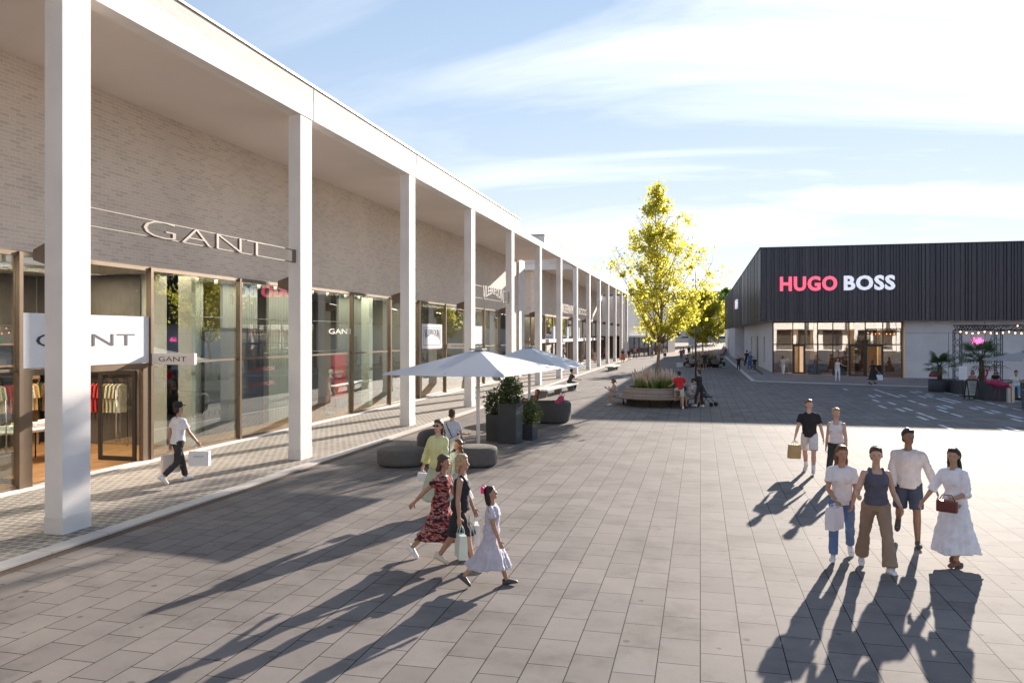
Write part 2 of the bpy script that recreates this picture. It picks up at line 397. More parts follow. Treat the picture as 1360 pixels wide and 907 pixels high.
A = root('arcade_building', 'long pale brick shop building with white stone columns, nearest on the left', 'building', (-14.5, 20, 0))
b = MB(); b.box(XW-0.35, XW-0.05, -30, 62.4, HEAD+0.02, 9.62); b.box(XW-0.35, XW-0.05, 59.6, 62.4, 0, HEAD+0.02)
b.build('wall', brickA, A, True)
b = MB(); b.box(XW-9, XW-0.36, -30, 62.3, 9.62, 9.9); b.box(XW-9, XW-0.36, 62.1, 62.3, 0, 9.6); b.box(XW-9.3, XW-9, -30, 62.3, 0, 9.6)
b.build('roof', render_, A, True)
b = MB(); b.box(XW-0.35, XC-0.36, -30, 62.3, 9.50, 9.60); b.build('soffit', render_, A, True)
b = MB(); b.box(XW-0.10, XW+0.02, -30, 59.6, HEAD, HEAD+0.02); b.build('lintel_angle', bronze, A, True)
# beam under, brick parapet over, coping on top
b = MB(); b.box(XC-0.36, XC+0.02, -30, 45.7, 9.38, 9.90); b.box(XC-0.36, XC+0.02, 45.7, 68.0, 9.38, 9.76)
bm_o = b.build('fascia_beam', concW, A, True)
b = MB(); b.box(XC-0.36, XC+0.02, -30, 45.7, 9.90, 10.30); b.build('parapet', brickW, A, True)
b = MB(); b.box(XC-0.40, XC+0.06, -30, 45.74, 10.30, 10.36); b.build('coping', copingm, A, True)
b = MB(); b.box(XW-0.6, XC-0.36, -30, 45.5, 9.62, 10.1); b.build('roof', render_, A, True)
for k in range(-4, 7):
    y = Y0C+SP*k
    b = MB(); b.bbox(XC-0.36, XC, y, y+0.635, 0.30, 9.38, 0.006); b.build('column', concW, A, True)
    b = MB(); b.bbox(XC-0.37, XC+0.01, y-0.01, y+0.645, 0.0, 0.30, 0.006); b.build('column_foot', concP, A, True)
    # grey joint strip on the beam above the column
    b = MB(); b.box(XC+0.018, XC+0.026, y+0.70, y+0.716, 9.38, 10.3 if y < 45 else 9.7); b.build('beam_joint', M('joint_grey', (0.25, 0.22, 0.2), 0.9), A, True)
# flared bronze lamp on the back of each column
def lamps(parent, ks):
    for k in ks:
        y = Y0C+SP*k
        b = MB(); m = []
        z0 = 4.80
        r0 = [(XC-0.80, y+a, z0+c) for a, c in ((0.20, -0.09), (0.44, -0.09), (0.44, 0.09), (0.20, 0.09))]
        r1 = [(XC-0.37, y+a, z0+c) for a, c in ((0.06, -0.20), (0.58, -0.20), (0.58, 0.20), (0.06, 0.20))]
        b.loft([r0, r1], True, False); b.build('wall_lamp', M('lamp_brown', (0.16, 0.11, 0.085), 0.5, 0.3), parent, True)
lamps(A, range(-1, 6))
# windows between posts; door bay is mull(0)..mull(1)
for k in range(-8, 11):
    y0, y1 = mull(k), min(mull(k+1), 59.6)
    if k == 0:
        continue
    make_window(A, y0, y1)
# wide dark pilaster frame between the two shops
b = MB(); b.box(XW-0.06, XW+0.14, 38.95, 39.22, 0.05, HEAD-0.02); b.build('door_post', bronze, A, True)
# threshold strip along the glass
b = MB(); b.box(XW-0.05, XW+0.30, -30, 13.9, 0.0, 0.05); b.box(XW-0.05, XW+0.30, 13.9, 59.6, 0.0, 0.05); b.build('threshold', concP, A, True)

# --- door bay
b = MB()
b.box(XW-0.05, XW+0.11, 14.05, 14.15, 0.05, HEAD); b.box(XW-0.03, XW+0.06, 14.15, 18.25, HEAD-0.09, HEAD)
b.box(XW-0.05, XW+0.08, 14.15, 18.25, 2.50, 2.64); b.box(XW-0.05, XW+0.08, 14.15, 14.42, 0.05, 2.50); b.box(XW-0.05, XW+0.08, 17.98, 18.25, 0.05, 2.50)
dfr = b.build('door_frame', bronze, A, True)
b = MB(); b.box(XW-0.004, XW+0.008, 14.15, 18.25, 3.89, HEAD-0.09); pn = b.build('pane', glassA, A, True)
b = MB(); b.bbox(XW-0.01, XW+0.045, 14.16, 18.24, 2.66, 3.89, 0.005); b.build('sign_panel', M('sign_white', (0.75, 0.76, 0.80), 0.35, var=0.02), A, True)
sgn = M('sign_black', (0.03, 0.03, 0.035), 0.5)
text('GANT', 3.15, 0.30, 0.004, facing((XW+0.052, 16.12, 3.28), (1, 0, 0)), sgn, 'sign_lettering', A, offset=-0.012)
def door_leaf(parent, yc, x0, x1, z1=2.46, fm=None):
    """leaf standing across the wall, plane normal Y"""
    fm = fm or bronzeD
    b = MB(); t = 0.028
    b.box(x0, x1, yc-t, yc+t, 0.06, 0.17); b.box(x0, x1, yc-t, yc+t, z1-0.10, z1)
    b.box(x0, x0+0.10, yc-t, yc+t, 0.17, z1-0.10); b.box(x1-0.10, x1, yc-t, yc+t, 0.17, z1-0.10)
    d = b.build('door', fm, parent, True)
    b = MB(); b.box(x0+0.10, x1-0.10, yc-0.005, yc+0.005, 0.17, z1-0.10); b.build('pane', glassA, d, True)
    b = MB(); xm = x0+0.52*(x1-x0); b.tube([(xm, yc-0.07, 0.55), (xm, yc-0.07, 1.95)], 0.014, 8); b.tube([(xm, yc-0.07, 0.7), (xm, yc, 0.7)], 0.008, 6); b.tube([(xm, yc-0.07, 1.8), (xm, yc, 1.8)], 0.008, 6)
    b.build('handle', M('steel_handle', (0.6, 0.58, 0.55), 0.25, 0.9), d, True)
    return d
door_leaf(A, 17.90, XW-1.25, XW-0.08)
door_leaf(A, 14.50, XW-1.25, XW-0.08)
# hanging GANT rail sign between the first columns
letm = M('sign_bronze', (0.19, 0.16, 0.14), 0.6, 0.2, var=0.05)
def rail_sign(y0, y1, zb, zt, s, w, h, zc, warp=None, ext=0.03, off=-0.02, mat=None, parent=A, cen=None):
    mat = mat or letm
    b = MB(); b.box(XC-0.20, XC-0.16, y0, y1, zt-0.009, zt+0.009); b.box(XC-0.20, XC-0.16, y0, y1, zb-0.009, zb+0.009)
    b.box(XC-0.23, XC-0.13, y1-0.03, y1, zb-0.012, zt+0.012)
    r_ = b.build('sign_rail', mat, parent, True)
    text(s, w, h, ext, facing((XC-0.16, cen or (y0+y1)/2, zc), (1, 0, 0)), mat, 'sign_lettering', parent, offset=off, warp=warp)
rail_sign(11.78, 19.28, 5.37, 5.70, 'GANT', 4.5, 0.34, 5.535, cen=15.55)
arch = lambda u, v: (u, (0.55*(1-u*u))+v*(1-0.55*(1-u*u)))
rail_sign(36.2, 43.75, 5.25, 5.85, 'VILEBREQUIN', 4.2, 0.95, 5.45, warp=arch, off=0.0, mat=M('sign_grey', (0.42, 0.40, 0.38), 0.4, 0.4), cen=40.2)
# little transfer lettering on the glass
text('GANT', 1.5, 0.16, 0.002, facing((XW+0.013, 20.9, 1.02), (1, 0, 0)), sgn, 'window_lettering', A, offset=-0.012)
text('GANT', 2.2, 0.21, 0.002, facing((XW+0.03, 29.9, 3.55), (1, 0, 0)), M('sign_cream', (0.8, 0.78, 0.7), 0.4), 'window_lettering', A, offset=0.0)
text('WARDROBE', 1.6, 0.13, 0.002, facing((XW+0.013, 23.9, 2.25), (1, 0, 0)), M('sign_red', (0.22, 0.03, 0.035), 0.6), 'window_lettering', A)
text('WARDROBE', 1.6, 0.13, 0.002, facing((XW+0.013, 23.9, 1.75), (1, 0, 0)), M('sign_red', (0.22, 0.03, 0.035), 0.6), 'window_lettering', A)
# Vilebrequin panel
b = MB(); b.bbox(XW-0.01, XW+0.045, 39.5, 42.9, 2.66, 4.0, 0.005); b.build('sign_panel', M('sign_white', (0.75, 0.76, 0.80), 0.35), A, True)
navy = M('sign_navy', (0.04, 0.05, 0.11), 0.5)
text('VILEBREQUIN', 2.5, 0.72, 0.004, facing((XW+0.05, 41.2, 3.36), (1, 0, 0)), navy, 'sign_lettering', A, warp=arch)
b = MB()
for (ya, yb, za, zb_) in ((39.8, 42.6, 3.80, 3.82), (39.8, 42.6, 2.84, 2.86), (39.8, 39.82, 2.86, 3.80), (42.58, 42.6, 2.86, 3.80)): b.box(XW+0.046, XW+0.052, ya, yb, za, zb_)
b.build('sign_border', navy, A, True)
b = MB(); b.box(XW-0.04, XW+0.05, 48.5, 51.4, 2.8, 4.0); b.build('sign_panel', M('sign_blue', (0.55, 0.62, 0.76), 0.4), A, True)
# blade signs hung square to the wall
def blade(parent, y, s, x1=-13.08, zc=2.76):
    b = MB(); b.bbox(XW+0.12, x1, y-0.06, y+0.06, zc-0.15, zc+0.15, 0.008); b.build('blade_sign', M('sign_cream2', (0.70, 0.66, 0.62), 0.45, var=0.03), parent, True)
    text(s, 0.85, 0.13, 0.003, facing(((XW+0.1+x1)/2, y-0.065, zc), (0, -1, 0)), sgn, 'sign_lettering', parent, offset=-0.01)
blade(A, 18.32, 'GANT'); blade(A, 43.7, 'VILEBREQUIN')
# display wall, posters and red banner behind the glass are their own things
# --- inside the shops
floorw = brick_mat('oak_floor', ('Y', 'X'), (0.42, 0.22, 0.09), (0.30, 0.15, 0.06), (0.10, 0.05, 0.02), 1.6, 0.16, 0.004, rough=0.45)
inwall = M('shop_wall', (0.40, 0.39, 0.35), 0.8, var=0.04)
inceil = M('shop_ceiling', (0.45, 0.44, 0.40), 0.9, var=0.03)
b = MB(); b.box(-20.6, XW-0.06, -30, 60, -0.02, 0.052); fl = b.build('shop_floor', floorw, A, True)
b = MB(); b.box(-20.6, -20.4, -30, 60, 0.06, HEAD+0.02)
for y in (9.5, 20.6, 38.8, 57.0, -8): b.box(-20.4, XW-0.35, y, y+0.2, 0.06, HEAD+0.02)
b.build('shop_wall', inwall, A, True)
b = MB(); b.box(-20.4, XW-0.36, -30, 60, HEAD+0.04, HEAD+0.12); b.build('shop_ceiling', inceil, A, True)
# pale display wall panels standing behind the glass
b = MB()
for (ya, yb) in ((20.9, 23.1), (24.2, 26.4), (27.2, 30.1), (33.2, 36.0)):
    b.box(-16.3, -16.2, ya, yb, 0.06, HEAD)
    for k in range(int((yb-ya)/0.12)): b.box(-16.2, -16.185, ya+k*0.12, ya+k*0.12+0.045, 0.06, HEAD)
for z in (4.0, 2.7): b.box(-16.186, -16.178, 20.9, 36.0, z, z+0.02)
b.build('display_wall', M('display_green', (0.38, 0.40, 0.37), 0.75, var=0.04), A, True)
b = MB(); b.box(-15.7, -15.3, 20.6, 21.4, 0.06, HEAD); b.build('shop_pillar', M('pillar_mint', (0.62, 0.68, 0.60), 0.7, var=0.02), A, True)
b = MB(); b.box(-15.7, -15.3, 34.6, 35.0, 0.06, HEAD); b.build('shop_pillar', M('pillar_mint', (0.62, 0.68, 0.60), 0.7, var=0.02), A, True)
b = MB(); b.box(-16.1, -16.0, 22.9, 26.5, 0.06, 3.65); b.build('dark_screen', M('display_navy', (0.03, 0.035, 0.06), 0.5), A, True)
cans = M('spot_can', (0.75, 0.74, 0.70), 0.5)
for y in (21.2, 22.2, 23.6, 24.7, 25.8, 28.6, 29.9, 31.6, 33.0):
    b = MB(); b.lathe([(0.055, 0), (0.055, 0.22)], (-15.1, y, HEAD-0.19), 12); b.build('ceiling_spot', cans, A, True)
bl = bpy.data.lights.new('shop_light', 'AREA'); bl.shape = 'RECTANGLE'; bl.size = 1.2; bl.size_y = 8; bl.energy = 230; bl.color = (1, 0.86, 0.68)
for (x, y, e, sy) in ((-17.6, 15.2, 330, 9), (-15.35, 29, 190, 18), (-15.6, 5, 60, 14), (-16.2, 48, 160, 17), (-16.5, 92, 300, 44)):
    l2 = bl.copy(); l2.energy = e; l2.size_y = sy
    lo = bpy.data.objects.new('shop_light', l2); COL.objects.link(lo); lo.location = (x, y, HEAD-0.05)

# shelves, rails and garments of the first shop
b = MB(); b.box(-20.39, -20.37, 9.8, 20.5, 0.07, HEAD); b.box(-20.36, -16.6, 20.55, 20.59, 0.07, HEAD); b.box(-20.36, -15.2, 9.72, 9.76, 0.07, HEAD)
b.build('wall_panelling', M('panelling_dark', (0.12, 0.10, 0.085), 0.7, var=0.15), A, True)
shelfw = M('shelf_wood', (0.36, 0.24, 0.14), 0.5); blk = M('black_metal', (0.02, 0.02, 0.022), 0.5, 0.3)
b0 = root('wall_shelf', 'wooden wall shelving with folded clothes on the back wall of the first shop', 'shelf', (-20.1, 15, 0.06))
b = MB()
for z in (2.05, 2.45, 0.55, 3.1): b.box(-20.38, -19.9, 10.2, 20.2, z, z+0.05)
for y in (10.2, 12.6, 15.1, 17.6, 20.15): b.box(-20.38, -19.92, y, y+0.05, 0.06, 3.1)
b.build('board', shelfw, b0, True)
gc = [((0.62, 0.55, 0.40), 'cream'), ((0.42, 0.03, 0.03), 'red'), ((0.04, 0.10, 0.06), 'green'), ((0.03, 0.03, 0.05), 'black'), ((0.25, 0.12, 0.06), 'brown'), ((0.55, 0.35, 0.12), 'ochre')]
def garment(x, y, z, ci, where, seed=0):
    col, nm = gc[ci]
    b = MB(); h = 0.80; yw = 0.05; r = random.Random(seed)
    pr = [(-0.06, 0.0), (-0.20, -0.06), (-0.27, -0.42), (-0.22, -0.44), (-0.17, -0.24), (-0.18, -h), (0.18, -h), (0.17, -0.24), (0.22, -0.44), (0.27, -0.42), (0.20, -0.06), (0.06, 0.0)]
    for (yy) in (0,):
        n = len(pr); vs = [(x+p[0], y-yw/2+r.uniform(-.006, .006), z+p[1]) for p in pr]+[(x+p[0], y+yw/2, z+p[1]) for p in pr]
        b.add(vs, [tuple(range(n)), tuple(range(2*n-1, n-1, -1))]+[(i, n+i, n+(i+1) % n, (i+1) % n) for i in range(n)])
    o = b.build('hanging_shirt', M('cloth_'+nm, col, 0.85, var=0.25, nscale=20))
    tag(o, nm+' shirt hanging '+where, 'shirt', 'clothes hanging on the shop rails')
rk = root('clothes_rail', 'long black clothes rail on the back wall inside the open shop door', 'clothes rail', (-19.6, 15, 0.06))
b = MB(); b.tube([(-19.75, 10.6, 1.98), (-19.75, 20.0, 1.98)], 0.015, 6)
for y in (10.6, 13, 15.4, 17.8, 20.0): b.tube([(-19.75, y, 0.06), (-19.75, y, 1.98)], 0.015, 6)
b.build('rail', blk, rk, True)
seq = [3, 4, 4, 3, 2, 2, 0, 0, 5, 0, 0, 1, 1, 1, 3, 3, 0, 5]
for i in range(54):
    garment(-19.75, 11.0+i*0.165, 1.93, seq[i % 18] if i > 14 else (4, 3, 3)[i % 3], 'on the rail at the back of the open shop', i)
for j in range(26):
    yy = 10.5+j*0.37
    zz = (2.50, 3.15, 0.60)[j % 3]; ci = (3, 0, 4, 1, 2, 5)[(j*7) % 6]
    b = MB(); b.bbox(-20.33, -19.98, yy, yy+0.30, zz, zz+0.18+0.05*(j % 2), 0.02)
    tag(b.build('folded_clothes', M('cloth_'+gc[ci][1], gc[ci][0], 0.85)), gc[ci][1]+' folded clothes stacked on the wall shelf inside the open shop', 'clothes', 'folded clothes on the shelves')
rk2 = root('clothes_rail', 'short black clothes rail on the side wall behind the open door leaf', 'clothes rail', (-17.8, 20.2, 0.06))
b = MB(); b.tube([(-20.0, 20.25, 1.98), (-16.8, 20.25, 1.98)], 0.015, 6); b.tube([(-16.8, 20.25, 0.06), (-16.8, 20.25, 1.98)], 0.015, 6); b.tube([(-20.0, 20.25, 0.06), (-20.0, 20.25, 1.98)], 0.015, 6)
b.box(-20.2, -16.7, 20.1, 20.5, 2.25, 2.30); b.build('rail', blk, rk2, True)
for i in range(22):
    ci = (0, 0, 0, 0, 5, 1, 1, 1, 1, 2, 3, 4, 3, 3, 2, 2, 4, 0, 1, 3, 4, 2)[21-i]; r_g = random.Random(i)
    col, nm = gc[ci]; x = -19.8+i*0.135; b = MB(); h = 0.86
    pr = [(-0.06, 0.0), (-0.20, -0.06), (-0.27, -0.42), (-0.19, -0.44), (-0.18, -h), (0.18, -h), (0.19, -0.44), (0.27, -0.42), (0.20, -0.06), (0.06, 0.0)]; n = len(pr)
    vs = [(x-0.03+r_g.uniform(-.01, .01), 20.22+p[0]*0.9, 1.93+p[1]) for p in pr]+[(x+0.03, 20.22+p[0]*0.9, 1.93+p[1]) for p in pr]
    b.add(vs, [tuple(range(n)), tuple(range(2*n-1, n-1, -1))]+[(k, n+k, n+(k+1) % n, (k+1) % n) for k in range(n)])
    tag(b.build('hanging_shirt', M('cloth_'+nm, col, 0.85)), nm+' shirt hanging on the side rail behind the open door leaf', 'shirt', 'clothes hanging on the shop rails')
tb = root('display_table', 'white oval display table inside the open shop door', 'table', (-17.4, 17.2, 0.06))
b = MB(); b.lathe([(0.98, 0.80), (1.0, 0.82), (1.0, 0.86), (0.97, 0.88)], (0, 0, 0), 28, sx=0.55, sy=1.0); b.build('tabletop', M('table_white', (0.7, 0.68, 0.64), 0.4), tb)
for sx in (-0.3, 0.3):
    for sy in (-0.6, 0.6):
        b = MB(); b.tube([(sx, sy, 0), (sx, sy, 0.80)], 0.02, 6); b.build('leg', blk, tb)
for i in range(4):
    b = MB(); b.bbox(-17.6, -17.2, 16.5+i*0.42, 16.83+i*0.42, 0.945, 1.05+0.04*(i % 2), 0.02)
    tag(b.build('folded_clothes', M('table_linen', (0.72, 0.70, 0.66), 0.85)), 'pale folded clothes lying on the white display table', 'clothes', 'clothes on the display table')
b = MB(); b.bbox(-19.2, -18.3, 12.6, 16.4, 0.06, 0.95, 0.02)
tag(b.build('sales_counter', M('counter_dark', (0.05, 0.04, 0.04), 0.5)), 'dark sales counter standing behind the open shop doorway', 'counter')
b = MB(); b.bbox(-16.6, -16.0, 14.9, 15.6, 0.06, 0.62, 0.03)
tag(b.build('display_plinth', M('plinth_grey', (0.10, 0.10, 0.11), 0.6)), 'low dark display plinth just inside the shop door', 'plinth')
# posters in the left-hand window
b = MB(); b.box(-14.86, -14.84, 12.55, 13.75, 1.62, 2.10)
ps = b.build('poster', M('poster_photo', (0.40, 0.42, 0.45), 0.4, var=0.75, nscale=5)); tag(ps, 'landscape photo poster hanging in the window left of the door', 'poster')
pm = root('poster', 'small white text poster below the photo poster left of the door', 'poster', (-14.83, 13.55, 1.2))
b = MB(); b.box(-14.85, -14.84, 13.42, 13.85, 1.12, 1.56); b.build('sheet', M('poster_black', (0.02, 0.02, 0.022), 0.5), pm, True)
for i, s in enumerate(('SEASONAL', 'SALE', 'SALE')): text(s, 0.36, 0.085, 0.002, facing((-14.836, 13.635, 1.48-i*0.14), (1, 0, 0)), M('poster_white', (0.8, 0.8, 0.8), 0.5), 'lettering', pm)

# red sale banner and mannequin
rb = root('sale_banner', 'tall red sale banner hanging behind the shop glass', 'banner', (-15.6, 29.95, 0.6))
b = MB(); b.box(-15.62, -15.60, 31.3, 32.75, 0.62, 2.60); b.build('sheet', M('banner_red', (0.62, 0.035, 0.02), 0.5, var=0.04), rb, True)
wl = M('poster_white', (0.8, 0.8, 0.8), 0.5)
text('SEASONAL', 0.92, 0.14, 0.002, facing((-15.596, 32.02, 1.78), (1, 0, 0)), wl, 'lettering', rb, offset=0.01)
text('SALE', 0.5, 0.14, 0.002, facing((-15.596, 32.02, 1.58), (1, 0, 0)), wl, 'lettering', rb, offset=0.01)
text('GANT', 0.7, 0.07, 0.002, facing((-15.596, 32.02, 0.78), (1, 0, 0)), wl, 'lettering', rb)

# ---------------------------------------------------------------- pier and second building
B = root('arcade_building', 'second pale brick shop building with white columns, beyond the open passage', 'building', (-14.5, 75, 0))
b = MB(); b.bbox(XW-1.0, XW+0.10, 62.45, 64.4, 0, 9.6, 0.01); b.build('pier', concW, A, True)
YB = 69.0
b = MB(); b.box(XW-0.35, XW+0.12, YB, 118, HEAD+0.02, 9.5); b.build('wall', brickA, B, True)
b = MB(); b.box(XW-9, XW-0.352, YB+0.02, YB+0.35, HEAD+0.02, 9.5); b.box(XW-9, XW-3.5, YB+0.02, YB+0.35, 0, HEAD+0.02); b.build('wall', brickB, B, True)
b = MB(); b.box(XW-9, XC-0.38, YB-0.6, 118, 9.5, 9.7); b.build('roof', render_, B, True)
b = MB(); b.box(XW-9, XC-0.36, YB-0.95, YB-0.6, 9.18, 9.66); b.build('cross_beam', concW, B, True)
b = MB(); b.box(XW-9, XC-0.36, YB-0.62, YB-0.45, 9.7, 10.25); b.build('parapet', brickB, B, True)
b = MB(); b.box(XC-0.36, XC+0.02, 68.0, 119, 9.38, 9.76); b.box(XC-0.36, XC+0.02, 53.3, 85.2, 9.762, 9.93); b.build('fascia_beam', concW, B, True)
b = MB(); b.box(XC-0.36, XC+0.02, 53.3, 85.2, 9.93, 10.32); b.box(XC-2.6, XC-0.36, 53.3, 53.62, 9.78, 10.32); b.build('parapet', brickW, B, True)
b = MB(); b.box(XC-0.40, XC+0.05, 53.25, 85.3, 10.32, 10.38); b.box(XC-2.6, XC-0.40, 53.25, 53.66, 10.32, 10.38); b.build('coping', copingm, B, True)
for k in range(7, 14):
    y = Y0C+SP*k
    b = MB(); b.bbox(XC-0.36, XC, y, y+0.635, 0.30, 9.38, 0.006); b.build('column', concW, B, True)
    b = MB(); b.bbox(XC-0.37, XC+0.01, y-0.01, y+0.645, 0.0, 0.30, 0.006); b.build('column_foot', concP, B, True)
lamps(B, range(7, 13))
for k in range(11):
    make_window(B, 69.3+4.2*k, 69.3+4.2*(k+1), glass=glassA)
b = MB(); b.box(XW-0.02, XW+0.35, YB, 118, 2.68, 3.0); b.build('canopy_band', concW, B, True)
b = MB(); b.box(XW-4.3, XW-0.35, YB-0.02, YB+0.02, 0.1, HEAD); b.build('pane', glassA, B, True)
b = MB()
for x in (XW-4.3, XW-2.3, XW-0.36): b.box(x-0.06, x+0.06, YB-0.05, YB+0.04, 0.05, HEAD)
b.box(XW-4.3, XW-0.3, YB-0.06, YB+0.05, HEAD-0.1, HEAD); b.box(XW-4.3, XW-0.3, YB-0.06, YB+0.05, 2.6, 2.9); b.build('window', bronze, B, True)
b = MB(); b.box(XW-6, XW-0.5, YB+0.4, 118, 0, 0.05); b.build('shop_floor', floorw, B, True)
b = MB(); b.box(XW-6.2, XW-6, YB+0.4, 118, 0.05, 5.3)
for y in (76, 84, 93, 102, 110): b.box(XW-6, XW-0.4, y, y+0.2, 0.05, 5.3)
b.build('shop_wall', M('shop_wall_dim', (0.25, 0.22, 0.18), 0.8), B, True)
for k, yy in enumerate((71.0, 79.4, 87.8, 96.2)):
    b = MB(); b.box(XW+0.03, XW+0.10, yy, yy+1.6, 0.06, 2.6); b.build('door', M('door_brown', (0.16, 0.08, 0.05), 0.5), B, True)
    b = MB(); b.box(XW+0.02, XW+0.05, yy-2.0, yy-0.3, 3.05, 4.3); b.build('sign_panel', M('sign_blue', (0.55, 0.62, 0.76), 0.4), B, True)
sp = M('sign_pale', (0.62, 0.57, 0.52), 0.4, 0.3)
rail_sign(60.2, 68.0, 5.30, 5.85, 'WOLFSPAN PM', 5.5, 0.75, 5.55, off=0.0, mat=sp, parent=B)
rail_sign(68.9, 76.2, 5.30, 5.85, 'ECCO', 4.5, 0.5, 5.55, off=0.0, mat=sp, parent=B)
# far wing closing the arcade
C_ = root('shop_wing', 'white end wing of the arcade with people queueing at its glass shopfront', 'building', (-9, 130, 0))
p0 = Vector((-10.9, 119.0, 0)); p1 = Vector((-3.3, 149.5, 0)); dd = (p1-p0).normalized(); nn = Vector((-dd.y, dd.x, 0))
whit = M('render_white', (0.80, 0.77, 0.73), 0.8, var=0.05, nscale=0.3)
b = MB()
def wallseg(b, a, c, z0, z1, t=0.4):
    pa = p0+dd*a; pc = p0+dd*c
    b.prism([(pa.x, pa.y), (pc.x, pc.y), (pc.x+nn.x*t, pc.y+nn.y*t), (pa.x+nn.x*t, pa.y+nn.y*t)], z0, z1)
wallseg(b, 0, 26.6, 3.3, 9.3, 14); wallseg(b, 22.0, 26.6, 0, 3.29, 14); wallseg(b, 11.2, 12.4, 0, 3.29, 1.0); wallseg(b, 0, 1.5, 0, 3.29, 1)
b.build('wall', whit, C_, True)
b = MB(); wallseg(b, 1.5, 22, 3.1, 3.25, -1.2); b.build('canopy', whit, C_, True)
b = MB(); wallseg(b, 1.5, 11.2, 0.1, 3.08, 0.03); wallseg(b, 12.4, 22, 0.1, 3.08, 0.03); b.build('pane', glassB, C_, True)
for a in (1.5, 3.8, 6.2, 8.8, 11.1, 12.4, 14.8, 17.2, 19.6, 21.9):
    b = MB(); wallseg(b, a-0.06, a+0.06, 0, 3.08, -0.08); b.build('mullion', bronze, C_, True)
b = MB(); wallseg(b, 23.2, 24.6, 4.2, 6.2, -0.05); b.build('window', bronzeD, C_, True)
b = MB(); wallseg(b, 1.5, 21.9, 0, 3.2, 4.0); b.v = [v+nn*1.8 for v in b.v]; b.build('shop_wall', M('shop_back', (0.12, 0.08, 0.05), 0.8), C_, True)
# ---------------------------------------------------------------- dark clad building
D = root('clad_building', 'large dark ribbed metal clad store building on pale concrete walls', 'building', (15, 90, 0))
def clad_mat():
    m = bpy.data.materials.new('ribbed_metal'); m.use_nodes = True; nt = NT(m); p = nt.n['Principled BSDF']
    p.inputs['Metallic'].default_value = 0.75; p.inputs['Roughness'].default_value = 0.32
    g = nt.new('ShaderNodeNewGeometry'); s = nt.new('ShaderNodeSeparateXYZ'); nt.link(g.outputs['Position'], s.inputs[0])
    ad = nt.new('ShaderNodeMath', operation='ADD'); nt.link(s.outputs['X'], ad.inputs[0]); nt.link(s.outputs['Y'], ad.inputs[1])
    n = nt.new('ShaderNodeTexNoise', noise_dimensions='1D'); n.inputs['Scale'].default_value = 1.1; n.inputs['Detail'].default_value = 3; nt.link(ad.outputs[0], n.inputs['W'])
    c = ramp(nt, n.outputs['Fac'], [(0.3, (0.040, 0.042, 0.056)), (0.7, (0.052, 0.054, 0.070))])
    nt.link(c, p.inputs['Base Color']); return m
clad = clad_mat()
X0, X1, YF, YE, ZB, ZT = 4.70, 72.0, 65.0, 158.0, 4.50, 10.25
r3 = random.Random(11)
b = MB()
def ribs(a0, a1, fn):
    """folded sheet: ribs of uneven width between a0 and a1"""
    a = a0; prof = []
    while a < a1:
        w = r3.choice((0.10, 0.10, 0.16, 0.24)); g_ = r3.choice((0.05, 0.07, 0.11)); d = r3.choice((0.05, 0.07, 0.10))
        prof += [(a, 0), (a+0.02, d), (a+0.02+w, d), (a+0.04+w, 0), (a+0.04+w+g_, 0)]; a += 0.04+w+g_
    vs = []
    for z in (ZB, ZT):
        vs += [fn(min(p, a1), d, z) for p, d in prof]
    n = len(prof); return vs, [(i, i+1, n+i+1, n+i) for i in range(n-1)]
b.add(*ribs(X0, X1, lambda p, d, z: (p, YF-d, z)))
b.build('cladding', clad, D, True)
b = MB(); b.add(*ribs(YF, YE, lambda p, d, z: (X0-d, p, z))); b.build('cladding', clad, D, True)
b = MB(); b.box(X0+0.01, X1, YF+0.01, YE, ZB-0.03, ZB+0.02); b.build('soffit', M('soffit_grey', (0.34, 0.31, 0.29), 0.7), D, True)
b = MB(); b.box(X0-0.13, X1, YF-0.13, YF+0.4, ZT, ZT+0.09); b.box(X0-0.13, X0+0.4, YF+0.4, YE, ZT, ZT+0.09); b.build('coping', M('coping_dark', (0.055, 0.055, 0.06), 0.45, 0.5), D, True)
b = MB(); b.box(X0+0.4, X1, YF+0.4, YE, ZT-0.4, ZT-0.1); b.build('roof', asph, D, True)
concD = M('fair_concrete', (0.60, 0.58, 0.585), 0.7, var=0.09, nscale=0.7, bump=0.08, bscale=25)
YG, XS = 66.0, 5.67
b = MB()
b.box(15.36, X1, YG-0.12, YG+0.3, 0.0, ZB-0.031)
b.box(XS, XS+0.3, YG+0.4, 108, 0.0, 0.9); b.box(XS, XS+0.3, YG+0.4, 108, 3.25, ZB-0.031)
slots = [(74.2, 75.6), (82.5, 84.4), (92.5, 94.0)]
ys = YG+0.4
for a, c in slots+[(108, 108)]:
    b.box(XS, XS+0.3, ys, a, 0.9, 3.25); ys = c
b.box(X0+0.05, X0+0.35, 115, 158, 0, ZB-0.031); b.box(X0+0.05, 7.4, 114.7, 115.0, 0, ZB-0.031); b.box(6.6, 6.9, 100, 114.7, 0, ZB-0.031)
b.build('wall', concD, D, True)
b = MB()
for x in (18.4, 20.9, 25.4, 31.5, 37.5, 43.5): b.box(x, x+0.035, YG-0.128, YG-0.121, 0.1 if x != 20.9 else 0.1, 3.55 if x in (18.4, 25.4) else ZB-0.05)
b.box(15.4, X1, YG-0.127, YG-0.121, 3.55, 3.575); b.build('panel_joint', M('joint_dark2', (0.16, 0.15, 0.15), 0.9), D, True)
for a, c in slots:
    b = MB(); b.box(XS+0.12, XS+0.2, a, c, 0.9 if a != 82.5 else 0.35, 3.25); w = b.build('window', bronzeD, D, True)
    b = MB(); b.box(XS+0.105, XS+0.119, a+0.08, c-0.08, 1.0, 3.17); b.build('pane', glassB, w, True)
